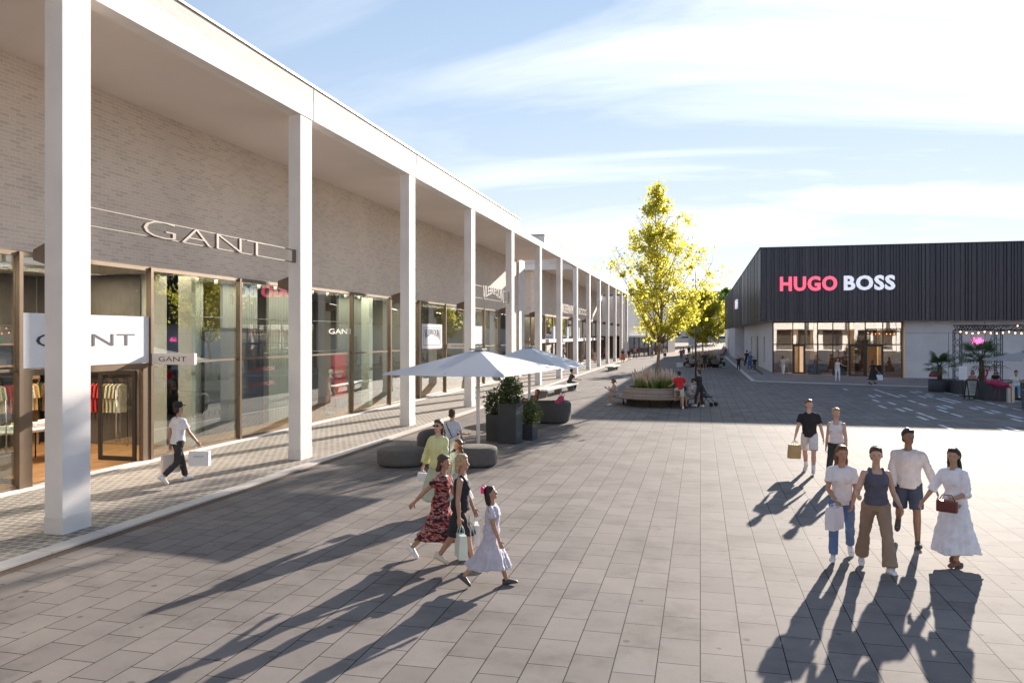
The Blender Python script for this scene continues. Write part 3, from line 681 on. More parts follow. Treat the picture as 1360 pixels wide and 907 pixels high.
b = MB(); b.box(XS-0.012, XS-0.004, 82.4, 84.5, 0.36, 3.3); b.box(XS-0.02, XS-0.013, 82.6, 84.3, 0.4, 2.5); b.build('door', bronzeD, D, True)
b = MB(); b.box(X0+0.01, X0+0.04, 138, 142, 0.5, 3.0); b.build('door', M('door_pale', (0.42, 0.38, 0.36), 0.6), D, True)
# glazed front
ms = [XS, 7.15, 7.95, 9.55, 9.62, 11.62, 13.42, 15.3]
xm = [5.67, 7.08, 7.9, 8.95, 10.05, 11.2, 12.6, 13.95, 15.3]
xs = []
for px in (1027, 1053, 1069, 1085.7, 1106, 1127.6, 1149, 1172.5, 1197.5):
    r_ = (px-680)/F; xs.append(YG*(SA-r_*CA)/(-SA*r_-CA))
def fz(x): return front_z(x)+0.0
b = MB()
for i, x in enumerate(xs):
    b.box(x-0.035, x+0.035, YG-0.05, YG+0.06, fz(x), ZB-0.04)
b.box(xs[0], xs[-1], YG-0.045, YG+0.055, ZB-0.13, ZB-0.035)
b.box(xs[0], xs[-1], YG-0.046, YG+0.054, 2.62, 2.70)
wf = b.build('window', bronzeD, D, True)
dopen = (2, 5)
for i in range(len(xs)-1):
    b = MB(); b.box(xs[i]+0.035, xs[i+1]-0.035, YG-0.006, YG+0.006, 2.70, ZB-0.13)
    if i not in (1, 6-0): b.box(xs[i]+0.035, xs[i+1]-0.035, YG-0.006, YG+0.006, fz(xs[i])+0.02, 2.62)
    b.build('pane', glassB, wf, True)
b = MB()
for i in (1, 5, 6):
    b.box(xs[i]+0.035, xs[i]+0.13, YG-0.08, YG-0.055, fz(xs[i]), 2.62); b.box(xs[i+1]-0.13, xs[i+1]-0.035, YG-0.08, YG-0.055, fz(xs[i]), 2.62)
    b.box(xs[i]+0.13, xs[i+1]-0.13, YG-0.08, YG-0.055, 2.50, 2.62); b.box(xs[i]+0.13, xs[i+1]-0.13, YG-0.08, YG-0.055, fz(xs[i]), fz(xs[i])+0.1)
b.build('door_frame', bronzeD, D, True)
b = MB(); b.box(xs[1]+0.55, xs[2]-0.02, YG+0.25, YG+0.30, 0.45, 2.58); b.build('door_panel', M('door_beige_glow', (0.62, 0.42, 0.26), 0.6, emit=(1, 0.62, 0.36), estr=0.25), D, True)  # beige panel with a faint warm glow put into its material
b = MB(); b.box(XS-0.02, XS+0.03, YG-0.02, YG+0.4, 0.35, ZB-0.04); b.build('corner_post', bronzeD, D, True)
# interior: floor, back wall, warm columns, mezzanine and furniture
b = MB(); b.box(XS+0.4, 15.3, YG+0.1, 76, 0.02, 0.10); b.build('shop_floor', M('shop_floor_dark', (0.14, 0.09, 0.06), 0.4), D, True)
b = MB(); b.box(XS+0.4, 15.4, 75.6, 76, 0.1, ZB-0.04); b.box(15.36, 15.5, YG+0.32, 75.6, 0.1, ZB-0.04); b.build('shop_wall', M('shop_wall_brown', (0.20, 0.14, 0.09), 0.8, var=0.3, nscale=1), D, True)
for x, y in ((7.4, 69), (9.2, 71), (12.0, 70), (14.2, 69.5)):
    b = MB(); b.box(x, x+0.5, y, y+0.5, 0.11, ZB-0.05); b.build('shop_pillar', M('pillar_warm', (0.65, 0.50, 0.34), 0.7), D, True)
for x, y, h in ((8.6, 68, 1.4), (10.6, 68.5, 1.1), (13.2, 67.6, 1.0), (12.2, 72, 1.8), (9.8, 73, 2.1)):
    b = MB(); b.bbox(x, x+1.0, y, y+0.5, 0.11, h, 0.02)
    tag(b.build('display_counter', M('counter_black', (0.03, 0.03, 0.035), 0.4)), 'dark display counter inside the glass front of the dark building', 'counter', 'display counters behind the glass front')
l2 = bl.copy(); l2.energy = 210; l2.size = 8; l2.size_y = 7; l2.color = (1, 0.76, 0.52)
lo = bpy.data.objects.new('shop_light', l2); COL.objects.link(lo); lo.location = (10.5, 70.5, ZB-0.15)
# the big lettering
pink = M('letter_pink', (0.85, 0.10, 0.17), 0.5, var=0.02, emit=(1.0, 0.12, 0.20), estr=0.45); lwh = M('letter_white', (0.80, 0.80, 0.84), 0.5, var=0.02, emit=(0.85, 0.88, 1), estr=0.22)
def at_front(px): r_ = (px-680)/F; Y = YF-0.28; return Y*(SA-r_*CA)/(-SA*r_-CA)
xa, xb, xc_, xd = at_front(1036), at_front(1112), at_front(1121), at_front(1189)
dF = -SA*9+CA*YF
ztop = HC+(445-367.0)*dF/F; zbot = HC+(445-386.5)*dF/F; zc = (ztop+zbot)/2
text('HUGO', xb-xa, ztop-zbot, 0.10, facing(((xa+xb)/2, YF-0.22, zc), (0, -1, 0)), pink, 'lettering', D, offset=0.034, spacing=1.10)
text('BOSS', xd-xc_, ztop-zbot, 0.10, facing(((xc_+xd)/2, YF-0.22, zc), (0, -1, 0)), lwh, 'lettering', D, offset=0.034, spacing=1.10)
b = MB()
for x0_, x1_ in ((xa, xb), (xc_, xd)):
    for z in (zc-0.25, zc+0.25): b.box(x0_, x1_, YF-0.14, YF-0.10, z-0.02, z+0.02)
b.build('sign_rail', bronzeD, D, True)
text('HUGO', 3.6, 1.15, 0.10, facing((X0-0.24, 107.6, 7.3), (-1, 0, 0)), M('letter_red', (0.6, 0.02, 0.04), 0.5), 'lettering', D, offset=0.04, spacing=1.1)
text('BOSS', 3.6, 1.15, 0.10, facing((X0-0.24, 103.4, 7.3), (-1, 0, 0)), lwh, 'lettering', D, offset=0.04, spacing=1.1)

# ---------------------------------------------------------------- terrace of the cafe
tm = M('truss_black', (0.02, 0.02, 0.024), 0.45, 0.4)
def truss(b, p, q, s=0.28, n=None):
    p = Vector(p); q = Vector(q); d = (q-p); L = d.length; d.normalize()
    up = Vector((0, 0, 1)) if abs(d.z) < 0.5 else Vector((0, 1, 0)); u = d.cross(up).normalized(); w = u.cross(d)
    cs = [(u*a+w*c)*s/2 for a, c in ((-1, -1), (1, -1), (1, 1), (-1, 1))]
    for c in cs: b.tube([p+c, q+c], 0.024, 6)
    n = n or int(L/s)
    for k in range(4):
        c0, c1 = cs[k], cs[(k+1) % 4]
        pts = [p+d*(L*i/n)+(c0 if i % 2 == 0 else c1) for i in range(n+1)]
        for i in range(n): b.tube([pts[i], pts[i+1]], 0.014, 5)
tr = root('truss_gate', 'black lattice truss frame with warm festoon bulbs over the cafe terrace', 'truss', (16.5, 52, 0))
P1 = G(1271.5, 519); P2 = G(1326, 511)
ztp = 4.0
for P in (P1, P2):
    b = MB(); truss(b, (P.x, P.y, 0.28), (P.x, P.y, ztp-0.3), 0.38); b.build('post', tm, tr, True)
    b = MB(); b.bbox(P.x-0.45, P.x+0.45, P.y-0.45, P.y+0.45, 0.03, 0.28, 0.02); b.build('base_block', M('base_stone', (0.36, 0.31, 0.27), 0.8), tr, True)
b = MB(); E1 = P1+(P2-P1)*2.6
truss(b, (P1.x-0.2, P1.y, ztp-0.15), (P1.x+13, P1.y-0.6, ztp-0.15), 0.30); b.build('beam', tm, tr, True)
b = MB(); truss(b, (P2.x, P2.y, ztp-0.15), (P2.x+10, P2.y-0.4, ztp-0.15), 0.30); b.build('beam', tm, tr, True)
b = MB(); truss(b, (P1.x, P1.y+0.2, ztp-0.15), (P2.x-0.1, P2.y, ztp-0.15), 0.28); b.build('beam', tm, tr, True)
bulbm = M('bulb_glow', (1, 0.5, 0.2), 0.4, emit=(1, 0.34, 0.12), estr=7)
b = MB(); r4 = random.Random(5)
for i in range(38):
    t = i/37; x = P1.x+0.1+t*12; y = P1.y-0.25-t*0.5; z = ztp-0.40-0.10*abs(math.sin(i*0.8))
    if i < 18 or i % 2: b.ell((x, y, z), (0.034, 0.034, 0.045), 8)
for i in range(16):
    b.ell((P1.x+3.2+i*0.55, P1.y-0.2, ztp-0.05+0.03*(i % 2)), (0.04, 0.04, 0.05), 8)
o = b.build('festoon_bulbs', bulbm, tr, True)
b = MB(); b.tube([(P1.x+0.1+i/37*12, P1.y-0.25-i/37*0.5, ztp-0.32-0.08*abs(math.sin(i*0.8))) for i in range(38)], 0.008, 4); b.build('cable', tm, tr, True)
# neon script on the wall
ns = root('neon_sign', 'small pink neon script glowing on the pale wall behind the terrace', 'neon sign', (24, YG-0.2, 3))
nx0 = G(1294, 505).x
r_ = (1299-680)/F; Yn = YG-0.2; nxc = Yn*(SA-r_*CA)/(-SA*r_-CA); dn = -SA*nxc+CA*Yn; nz = HC-(452.5-445)*dn/F
sh = lambda u, v: (u+(v-0.5)*0.22, v)
text('Selfie', 0.75, 0.42, 0.01, facing((nxc, Yn, nz), (0, -1, 0)), M('neon_pink', (1, 0.2, 0.5), 0.4, emit=(1, 0.13, 0.42), estr=1.6), 'neon_tube', ns, offset=-0.012, warp=sh)

def frond(b, base, az, elev, L, nl, droop, wl):
    p = Vector(base); d = Vector((math.cos(az)*math.cos(elev), math.sin(az)*math.cos(elev), math.sin(elev)))
    q = p+d*L*0.55; b.tube([p, p+d*L*0.3, q], [0.018, 0.014, 0.01], 5)
    side = d.cross(Vector((0, 0, 1))).normalized(); up = side.cross(d)
    for i in range(nl):
        a = R(-100+200*i/(nl-1)); dl = (d*math.cos(a)+side*math.sin(a)).normalized(); l = L*0.5*wl*(0.75+0.25*math.cos(a))
        m_ = q+dl*l*0.55+up*0.02; t = q+dl*l-Vector((0, 0, droop*l*(0.25+0.3*abs(math.sin(a)))))
        s = dl.cross(up)*0.028
        b.add([q, m_-s, t, m_+s], [(0, 1, 2, 3)])
palm_l = leaf_mat('palm_leaf', (0.035, 0.075, 0.022), (0.08, 0.13, 0.04), 0.25)
trunkm = M('palm_trunk', (0.10, 0.065, 0.045), 0.95, var=0.4, nscale=25, bump=0.9, bscale=40)
def palm(loc, h, L, label, potr, poth, seed, nf=26):
    t = root('palm_tree', label, 'palm', loc, 0, 'fan palms in dark pots')
    r = random.Random(seed)
    b = MB(); b.tube([(0, 0, poth-0.05), (0.01, 0, poth+(h-poth)*0.5), (0.0, 0.02, h)], [0.13, 0.15, 0.11], 10); b.build('trunk', trunkm, t)
    b = MB()
    for i in range(nf):
        frond(b, (0, 0, h-0.05+r.uniform(-0.15, 0.1)), 2.399*i+r.uniform(-.2, .2), R(r.uniform(-25, 75)), L*r.uniform(0.8, 1.1), 15, r.uniform(0.4, 1.0), r.uniform(0.9, 1.15))
    b.build('crown', palm_l, t)
    return t
potm = M('pot_anthracite', (0.045, 0.050, 0.060), 0.6, var=0.1, bump=0.15)
def pot(loc, w, h, label, r=None, rz=0.0):
    b = MB()
    if r: b.lathe([(r*0.96, 0.0), (r, 0.02), (r, h-0.02), (r-0.015, h), (r-0.05, h), (r-0.05, h-0.08), (0.01, h-0.08)], (0, 0, 0), 32)
    else:
        k = w/2
        for (a, s) in ((0, 1),):
            b.loft([[(sx*q, sy*q, z) for sx, sy in ((-1, -1), (1, -1), (1, 1), (-1, 1))] for q, z in ((k*0.95, 0), (k, h-0.02), (k, h), (k-0.035, h), (k-0.04, h-0.1), (0.01, h-0.1))], True, False)
    o = b.build('planter', potm); o.location = loc; o.rotation_euler = (0, 0, rz)
    tag(o, label, 'planter'); return o
p1 = G(1248, 520); pot(p1, 0, 0.72, 'wide round anthracite pot under the smaller palm', r=0.62)
palm((p1.x, p1.y, 0), 1.55, 1.15, 'smaller fan palm in the round pot left of the truss post', 0.6, 0.72, 3, 24)
p2 = G(1311, 527); 
palm((p2.x+0.1, p2.y+1.2, 0), 2.05, 1.6, 'larger fan palm rising behind the magenta flamingo', 0.6, 0.5, 8, 34)
pot((p2.x+0.1, p2.y+1.2, 0), 0, 0.55, 'round anthracite pot under the larger palm', r=0.5)
# dark curved bar screens
def bar(pts, h, label):
    b = MB(); n = len(pts); th = 0.07
    L = []; Rr = []
    for i, p in enumerate(pts):
        p = Vector(p); a = Vector(pts[max(0, i-1)]); c = Vector(pts[min(n-1, i+1)]); d = (c-a).normalized(); s = Vector((-d.y, d.x, 0))*th/2
        L.append(p+s); Rr.append(p-s)
    rings = [[L[i], L[i]+Vector((0, 0, h)), Rr[i]+Vector((0, 0, h)), Rr[i]] for i in range(n)]
    b.loft(rings, True, False); o = b.build('terrace_screen', potm); tag(o, label, 'screen'); return o
s0, s1 = G(1293, 530), G(1337, 533)
def arcpts(a, c, bulge, n=14):
    a = Vector((a.x, a.y, 0)); c = Vector((c.x, c.y, 0)); d = c-a; s = Vector((d.y, -d.x, 0)).normalized()
    return [a+d*t/n+s*bulge*math.sin(math.pi*t/n) for t in range(n+1)]
bar(arcpts(s0, s1, 0.35), 0.98, 'dark curved terrace screen behind the flamingo')
q0 = G(1279, 524); bar(arcpts(G(1262, 521), G(1296, 527), 0.05), 0.78, 'low dark terrace screen behind the menu board')
bar([G(1358, 541), G(1364, 547), G(1380, 548)], 0.85, 'dark planter box cut by the right edge of the terrace')
# two beige bollard slabs
for px in (1339.5, 1344.6):
    g = G(px, 534.5)
    b = MB(); b.bbox(-0.065, 0.065, -0.10, 0.10, 0, 0.95, 0.015); o = b.build('terrace_post', M('post_beige', (0.55, 0.47, 0.38), 0.7, var=0.08)); o.location = g
    tag(o, ('left' if px < 1343 else 'right')+' one of the two pale beige posts beside the seated man', 'post', 'pale posts at the terrace edge')
# menu board
g = G(1291, 531.5)
mb = root('menu_board', 'black A-board with pale handwritten menu beside the truss post', 'menu board', (g.x, g.y, 0), R(12))
W_, H_ = 0.60, 1.08
def aboard(b, s, inset, t, z0, z1):
    a = R(14)*s
    for (x0, x1, za, zb) in z1:
        b.box(x0, x1, -t/2, t/2, za, zb)
    b.v = [Vector((v.x, v.y*math.cos(a)-(v.z-H_)*math.sin(a)*-1, H_+(v.z-H_)*math.cos(a)+v.y*math.sin(a))) for v in b.v]
b = MB(); aboard(b, -1, 0, 0.03, 0, [(-W_/2, -W_/2+0.05, 0, H_), (W_/2-0.05, W_/2, 0, H_), (-W_/2+0.05, W_/2-0.05, H_-0.05, H_), (-W_/2+0.05, W_/2-0.05, 0.16, 0.21)])
b.v = [Vector((v.x, -abs(v.y) if v.z < H_*0.98 else v.y, v.z)) for v in b.v]; b.build('frame', blk, mb)
b = MB(); aboard(b, 1, 0, 0.03, 0, [(-W_/2, -W_/2+0.05, 0, H_), (W_/2-0.05, W_/2, 0, H_), (-W_/2+0.05, W_/2-0.05, 0.16, H_)])
b.v = [Vector((v.x, abs(v.y), v.z)) for v in b.v]; b.build('frame', blk, mb)
b = MB(); aboard(b, -1, 0, 0.016, 0, [(-W_/2+0.05, W_/2-0.05, 0.21, H_-0.05)])
b.v = [Vector((v.x, v.y-0.012, v.z)) for v in b.v]; b.build('menu_sheet', M('menu_grey', (0.50, 0.53, 0.50), 0.6), mb)
b = MB(); r5 = random.Random(4)
for i in range(11):
    z = 0.97-i*0.062; x = -0.2+r5.uniform(0, 0.05)
    while x < 0.19:
        w = r5.uniform(0.02, 0.07)
        if x+w < 0.22: b.box(x, x+w, -0.026, -0.024, z, z+0.018+0.012*(i % 3 == 0))
        x += w+0.015
bb = MB(); bb.v = b.v; bb.f = b.f; bb.sm = b.sm; a = R(-14)
bb.v = [Vector((v.x, v.y-(H_-v.z)*math.sin(R(14))-0.004, H_+(v.z-H_)*math.cos(a))) for v in bb.v]
bb.build('handwriting', M('chalk_dark', (0.08, 0.09, 0.09), 0.8), mb)
g = G(1286, 528); 
sb = root('notice_stand', 'upright white notice panel standing behind the menu board', 'notice', (g.x, g.y+0.9, 0))
b = MB(); b.bbox(-0.20, 0.20, -0.02, 0.02, 0.92, 1.68, 0.01); b.build('panel', M('notice_white', (0.78, 0.78, 0.82), 0.5, var=0.02), sb)
b = MB()
for i in range(4): b.box(-0.12, 0.12, -0.023, -0.0205, 1.1+i*0.13, 1.115+i*0.13)
b.build('print', M('print_grey', (0.5, 0.5, 0.52), 0.7), sb)
b = MB(); b.tube([(0, 0, 0.02), (0, 0, 0.92)], 0.02, 8); b.lathe([(0.2, 0), (0.2, 0.02)], (0, 0, 0), 16); b.build('stand', blk, sb)
# flamingo
flm = M('flamingo_magenta', (0.30, 0.012, 0.07), 0.5, var=0.15)
g = G(1321.5, 534)
fl_ = root('flamingo_figure', 'tall magenta flamingo figure standing in front of the dark screen', 'flamingo figure', (g.x, g.y-0.25, 0), R(-8))
b = MB()
b.tube([(-0.42, 0, 0.98), (-0.22, 0, 0.99), (0.05, 0, 0.99), (0.35, 0, 0.90), (0.62, 0, 0.76)], [0.07, 0.17, 0.20, 0.13, 0.03], 14, sx=1)
b.tube([(-0.36, 0, 0.98), (-0.50, 0, 1.08), (-0.50, 0, 1.26), (-0.42, 0, 1.42), (-0.42, 0, 1.58)], [0.09, 0.065, 0.05, 0.045, 0.05], 12)
b.ell((-0.43, 0, 1.62), (0.085, 0.055, 0.065))
b.tube([(-0.34, 0, 1.64), (-0.28, 0, 1.62), (-0.27, 0, 1.54)], [0.04, 0.03, 0.01], 10)
o = b.build('body', flm, fl_); fuse(o, 0.02, 3)
b = MB(); b.ell((0.16, -0.13, 0.92), (0.36, 0.05, 0.13), 14); b.ell((0.16, 0.13, 0.92), (0.36, 0.05, 0.13), 14); o = b.build('wing', flm, fl_)
for x, dx in ((-0.02, -0.14), (0.12, 0.0)):
    b = MB(); b.tube([(x, 0, 0.84), (x+dx*0.4, 0, 0.45), (x+dx, 0, 0.0)], [0.016, 0.012, 0.014], 6); b.build('leg', flm, fl_)
g = G(1242, 514)
b = MB(); b.lathe([(0.36, 0), (0.38, 0.1), (0.3, 0.28), (0.12, 0.36), (0.01, 0.38)], (0, 0, 0), 20, sx=1, sy=0.7); o = b.build('beanbag', M('cushion_crimson', (0.35, 0.02, 0.06), 0.8)); o.location = (g.x, g.y, 0.66)
tag(o, 'crimson cushion shape lying on the round pot beside the smaller palm', 'cushion')
# cafe umbrella, far right
def parasol(loc, rz, hx, hy, ze, zt, label, mat, ztube=None, prm=0.035, group='pale parasols', val=0.14, polem=None, seg=4):
    t = root('parasol', label, 'parasol', loc, rz, group)
    cs = [(-hx, -hy), (hx, -hy), (hx, hy), (-hx, hy)]
    b = MB(); N = 8
    for i in range(4):
        a = Vector((*cs[i], 0)); c = Vector((*cs[(i+1) % 4], 0)); grid = []
        for u in range(N+1):
            row = []
            for v in range(N+1):
                s_ = u/N; e = a.lerp(c, v/N); m_ = 0.11*math.sin(math.pi*v/N)
                x = e*s_*(1-m_*s_*0.12)
                z = zt-0.06-(zt-0.06-ze)*(s_**1.03)-0.012*math.sin(math.pi*v/N)*s_
                row.append(Vector((x.x, x.y, z)))
            grid.append(row)
        vs = [p for r in grid for p in r]
        b.add(vs, [(i2*(N+1)+j, i2*(N+1)+j+1, (i2+1)*(N+1)+j+1, (i2+1)*(N+1)+j) for i2 in range(N) for j in range(N)], False)
    o = b.build('canopy', mat, t)
    md = o.modifiers.new('thick', 'SOLIDIFY'); md.thickness = 0.006
    b = MB(); b.bbox(-0.19, 0.19, -0.19, 0.19, zt-0.075, zt-0.03, 0.01); b.build('cap', M('cap_grey', (0.30, 0.31, 0.32), 0.5), t)
    pm_ = polem or M('pole_white', (0.72, 0.71, 0.70), 0.4, var=0.02)
    b = MB(); b.tube([(0, 0, 0.02), (0, 0, zt-0.1)], prm, 14); b.build('pole', pm_, t)
    b = MB(); b.bbox(-0.14, 0.14, -0.14, 0.14, zt-0.62, zt-0.50, 0.02); b.bbox(-0.11, 0.11, -0.11, 0.11, zt-0.50, zt-0.42, 0.02); b.build('hub', M('hub_grey', (0.30, 0.29, 0.28), 0.5, 0.4), t)
    for i in range(8):
        if i % 2 == 0: e = Vector((*cs[i//2], 0))
        else: e = (Vector((*cs[i//2], 0))+Vector((*cs[(i//2+1) % 4], 0)))/2*0.95
        b = MB(); top_ = Vector((e.x*0.97, e.y*0.97, ze+0.03)); mid = e*0.48+Vector((0, 0, zt-0.06-(zt-0.06-ze)*0.48-0.04))
        b.tube([Vector((0, 0, zt-0.12)), mid, top_], 0.014, 6); b.tube([e.normalized()*0.12+Vector((0, 0, zt-0.56)), mid], 0.013, 6); b.build('rib', pm_, t)
    return t
canv = leaf_mat('canvas_white', (0.66, 0.65, 0.66), (0.68, 0.67, 0.68), 0.10, (0.5, 0.5, 0.5))
MATS['canvas_white'] = canv
g = G(1362, 531)
parasol((g.x+0.3, g.y+0.6, 0), R(20), 1.5, 1.5, 2.05, 2.62, 'taupe parasol cut by the right edge over the cafe terrace', leaf_mat('canvas_taupe', (0.30, 0.28, 0.27), (0.3, 0.28, 0.27), 0.1), group='parasols')

# ---------------------------------------------------------------- plaza furniture
# parasols on the left
U1 = (-5.95, 20.75, 0)
parasol(U1, R(-6), 1.66, 2.42, 2.40, 3.06, 'nearest white canvas parasol, over the round grey loungers', canv, prm=0.05)
U2 = tuple(G(703, 566))
parasol(U2, R(-2), 1.75, 2.45, 2.22, 3.02, 'farther white canvas parasol behind the first one, by the tall planters', canv, prm=0.05)
# grey loungers: rounded cushions
felt = M('lounger_grey', (0.115, 0.105, 0.098), 0.9, var=0.1, nscale=8, bump=0.25, bscale=120)
def pouf(b, c, r, h, sx=1, sy=1, z0=0.02):
    e = 0.10
    pr = [(r-0.06, z0), (r-0.01, z0+0.05), (r, z0+0.12), (r, h-e)]
    pr += [(r-e+e*math.cos(R(a)), h-e+e*math.sin(R(a))) for a in (20, 45, 70, 90)]+[(r*0.5, h+0.012), (0.02, h+0.016)]
    b.lathe(pr, c, 36, sx=sx, sy=sy)
def backrest(b, c, r, a0, a1, h, th=0.26, z0=0.02):
    """curved upholstered back following an arc"""
    n = 16; rings = []
    for i in range(n+1):
        a = R(a0+(a1-a0)*i/n); k = math.sin(math.pi*min(max(i/n, 0.02), 0.98))**0.12
        u = Vector((math.cos(a), math.sin(a), 0)); o = Vector(c); ring = []
        pr = [(-th/2, z0), (-th/2, h-0.12), (-th/3, h-0.03), (0, h), (th/3, h-0.03), (th/2, h-0.12), (th/2, z0)]
        for w, z in pr: ring.append(o+u*(r+w*k)+Vector((0, 0, z0+(z-z0)*k)))
        rings.append(ring)
    b.loft(rings, True, True)
lg = G(533, 620); lc = Vector((-7.62, 19.35, 0))
ls = root('round_lounger', 'low round dark grey pouf at the left end of the lounger group', 'pouf', (lc.x, lc.y, 0), 0, 'round grey loungers under the parasol')
b = MB(); pouf(b, (0, 0, 0), 0.66, 0.43); b.build('cushion', felt, ls)
# recliner with a back behind it
l2 = root('round_lounger', 'taller dark grey lounger with curved back behind the low round pouf', 'pouf', (-7.35, 20.85, 0), 0, 'round grey loungers under the parasol')
b = MB(); pouf(b, (0.55, -0.25, 0), 0.60, 0.43); b.build('cushion', felt, l2)
b = MB(); backrest(b, (0.50, -0.1, 0), 0.72, 75, 215, 0.74); b.build('backrest', felt, l2)
l3 = root('round_lounger', 'dark grey round lounger with pale edged divider at the right end of the group', 'pouf', (-5.75, 19.7, 0), 0, 'round grey loungers under the parasol')
b = MB(); pouf(b, (0.05, 0, 0), 0.56, 0.50); b.build('cushion', felt, l3)
b = MB(); b.bbox(-0.62, -0.52, -0.50, 0.35, 0.02, 0.72, 0.05); b.build('divider', felt, l3)
b = MB(); b.bbox(-0.515, -0.495, -0.52, 0.36, 0.02, 0.735, 0.006); b.build('divider_edge', M('edge_pale', (0.6, 0.56, 0.5), 0.6), l3)
# dark bean sofa by the planters
ds = root('tub_sofa', 'dark grey tub sofa behind the tall planters', 'sofa', (-6.6, 29.7, 0))
sc = [G(652, 570), G(690, 574), G(726, 567), G(739, 556)]
b = MB(); rings = []
fab = M('sofa_charcoal', (0.075, 0.070, 0.068), 0.9, var=0.12, nscale=9, bump=0.3, bscale=90)
cx, cy = -6.35, 30.2
for z, k in ((0.03, 0.93), (0.1, 0.98), (0.4, 1.0), (0.68, 1.0), (0.77, 0.97), (0.80, 0.92), (0.78, 0.84), (0.66, 0.78), (0.45, 0.76), (0.43, 0.3), (0.43, 0.02)):
    ring = []
    for i in range(40):
        a = 2*math.pi*i/40; q = 3.0
        rx = abs(math.cos(a))**(2/q)*math.copysign(1, math.cos(a))*1.42*k; ry = abs(math.sin(a))**(2/q)*math.copysign(1, math.sin(a))*0.85*(k if k > 0.8 else k*0.95)
        ring.append((cx+rx, cy+ry+0.12*rx*rx*0.3, z+0.02*math.sin(3*a)))
    rings.append(ring)
b.loft(rings, True, True); b.build('body', fab, ds, True)
# planters with oleander bushes
olv = leaf_mat('shrub_leaf', (0.035, 0.06, 0.02), (0.09, 0.12, 0.045), 0.35, (0.10, 0.14, 0.03))
def leafcloud(b, c, r, n, s, rng, flat=1.0, hollow=0.25, clump=0.0, asp=0.45):
    cl = [Vector((rng.uniform(-1, 1), rng.uniform(-1, 1), rng.uniform(-1, 1))) for _ in range(int(clump))] if clump else None
    k = 0
    while k < n:
        p = Vector((rng.uniform(-1, 1), rng.uniform(-1, 1), rng.uniform(-1, 1)))
        if p.length > 1 or p.length < hollow: continue
        if mnoise.noise(p*2.6+Vector(c)*0.7) < -0.12 and rng.random() < 0.8: continue
        if p.length > 0.8 and mnoise.noise(p*4+Vector(c)) < 0.05: continue
        q = Vector((c[0]+p.x*r[0], c[1]+p.y*r[1], c[2]+p.z*r[2]))
        leaf(b, q, s*rng.uniform(0.6, 1.25), rng, asp); k += 1
def leaf(b, q, s, rng, asp=0.45, tilt=None):
    d = Vector((rng.gauss(0, 1), rng.gauss(0, 1), rng.gauss(0, 0.7))).normalized(); u = d.orthogonal().normalized()
    u = (u*math.cos(rng.random()*6.28)+d.cross(u)*math.sin(rng.random()*6.28)); w = d.cross(u); bend = u.cross(w)
    b.add([q, q+d*s*0.45+u*s*asp*0.5+w*s*0.06, q+d*s, q+d*s*0.45-u*s*asp*0.5+w*s*0.06], [(0, 1, 2, 3)])
def shrub(loc, z0, c, r, n, label, seed):
    t = root('oleander_shrub', label, 'shrub', loc, 0, 'leafy shrubs in the tall planters'); rg = random.Random(seed)
    b = MB()
    for i in range(9):
        a = i*0.7; e = Vector((c[0]+math.cos(a)*r[0]*0.6, c[1]+math.sin(a)*r[1]*0.6, c[2]+r[2]*rg.uniform(-0.1, 0.7)))
        b.tube([(0.05*math.cos(a), 0.05*math.sin(a), z0), (e.x*0.4, e.y*0.4, (z0+e.z)/2), e], [0.014, 0.01, 0.005], 5)
    b.build('stem', M('shrub_stem', (0.12, 0.09, 0.06), 0.9), t)
    b = MB(); leafcloud(b, c, r, n, 0.12, rg, hollow=0.3); b.build('foliage', olv, t)
pl = root
pa = Vector((-5.83, 24.02, 0)); 
pot(pa, 0.62, 1.26, 'tallest square anthracite planter, in front of the others', rz=R(-8))
shrub(pa, 1.1, (0, 0, 1.62), (0.44, 0.44, 0.56), 1500, 'leafy shrub growing in the tallest planter', 1)
g = G(656, 586); pb = Vector((g.x, g.y+0.2, 0))
pot(pb, 0.48, 0.86, 'shorter square black planter left of the tallest one', rz=R(-8))
shrub(pb, 0.7, (0, 0, 1.20), (0.40, 0.40, 0.48), 1000, 'leafy shrub growing in the shorter planter on the left', 2)
pc = pa+Vector((0.35, 1.0, 0)); pot(pc, 0.5, 0.5, 'low planter mostly hidden behind the tallest one', rz=R(-8))
shrub(pc, 0.4, (0.1, 0, 0.85), (0.36, 0.36, 0.5), 800, 'leafy shrub in the low planter hidden behind the tallest one', 3)
# white stone benches
bst = M('bench_stone', (0.62, 0.60, 0.57), 0.7, var=0.06)
def bench(loc, rz, L, w, label):
    t = root('stone_bench', label, 'bench', loc, rz, 'white stone benches along the arcade')
    b = MB(); b.bbox(-w/2, w/2, 0, L, 0.37, 0.46, 0.02); b.build('seat', bst, t)
    for y in (0.5, L/2, L-0.5):
        b = MB(); b.loft([[(-w*0.22, y-0.10, 0), (w*0.22, y-0.10, 0), (w*0.22, y+0.10, 0), (-w*0.22, y+0.10, 0)], [(-w*0.32, y-0.14, 0.37), (w*0.32, y-0.14, 0.37), (w*0.32, y+0.14, 0.37), (-w*0.32, y+0.14, 0.37)]], True, False)
        b.build('leg', M('leg_grey', (0.22, 0.21, 0.2), 0.7), t)
bench((-8.35, 41.4, 0), R(-6), 6.6, 0.72, 'nearer long white bench with the man in a red cap')
bench((-8.3, 73.5, 0), R(-4), 4.0, 0.8, 'farther small white bench near the arcade columns')

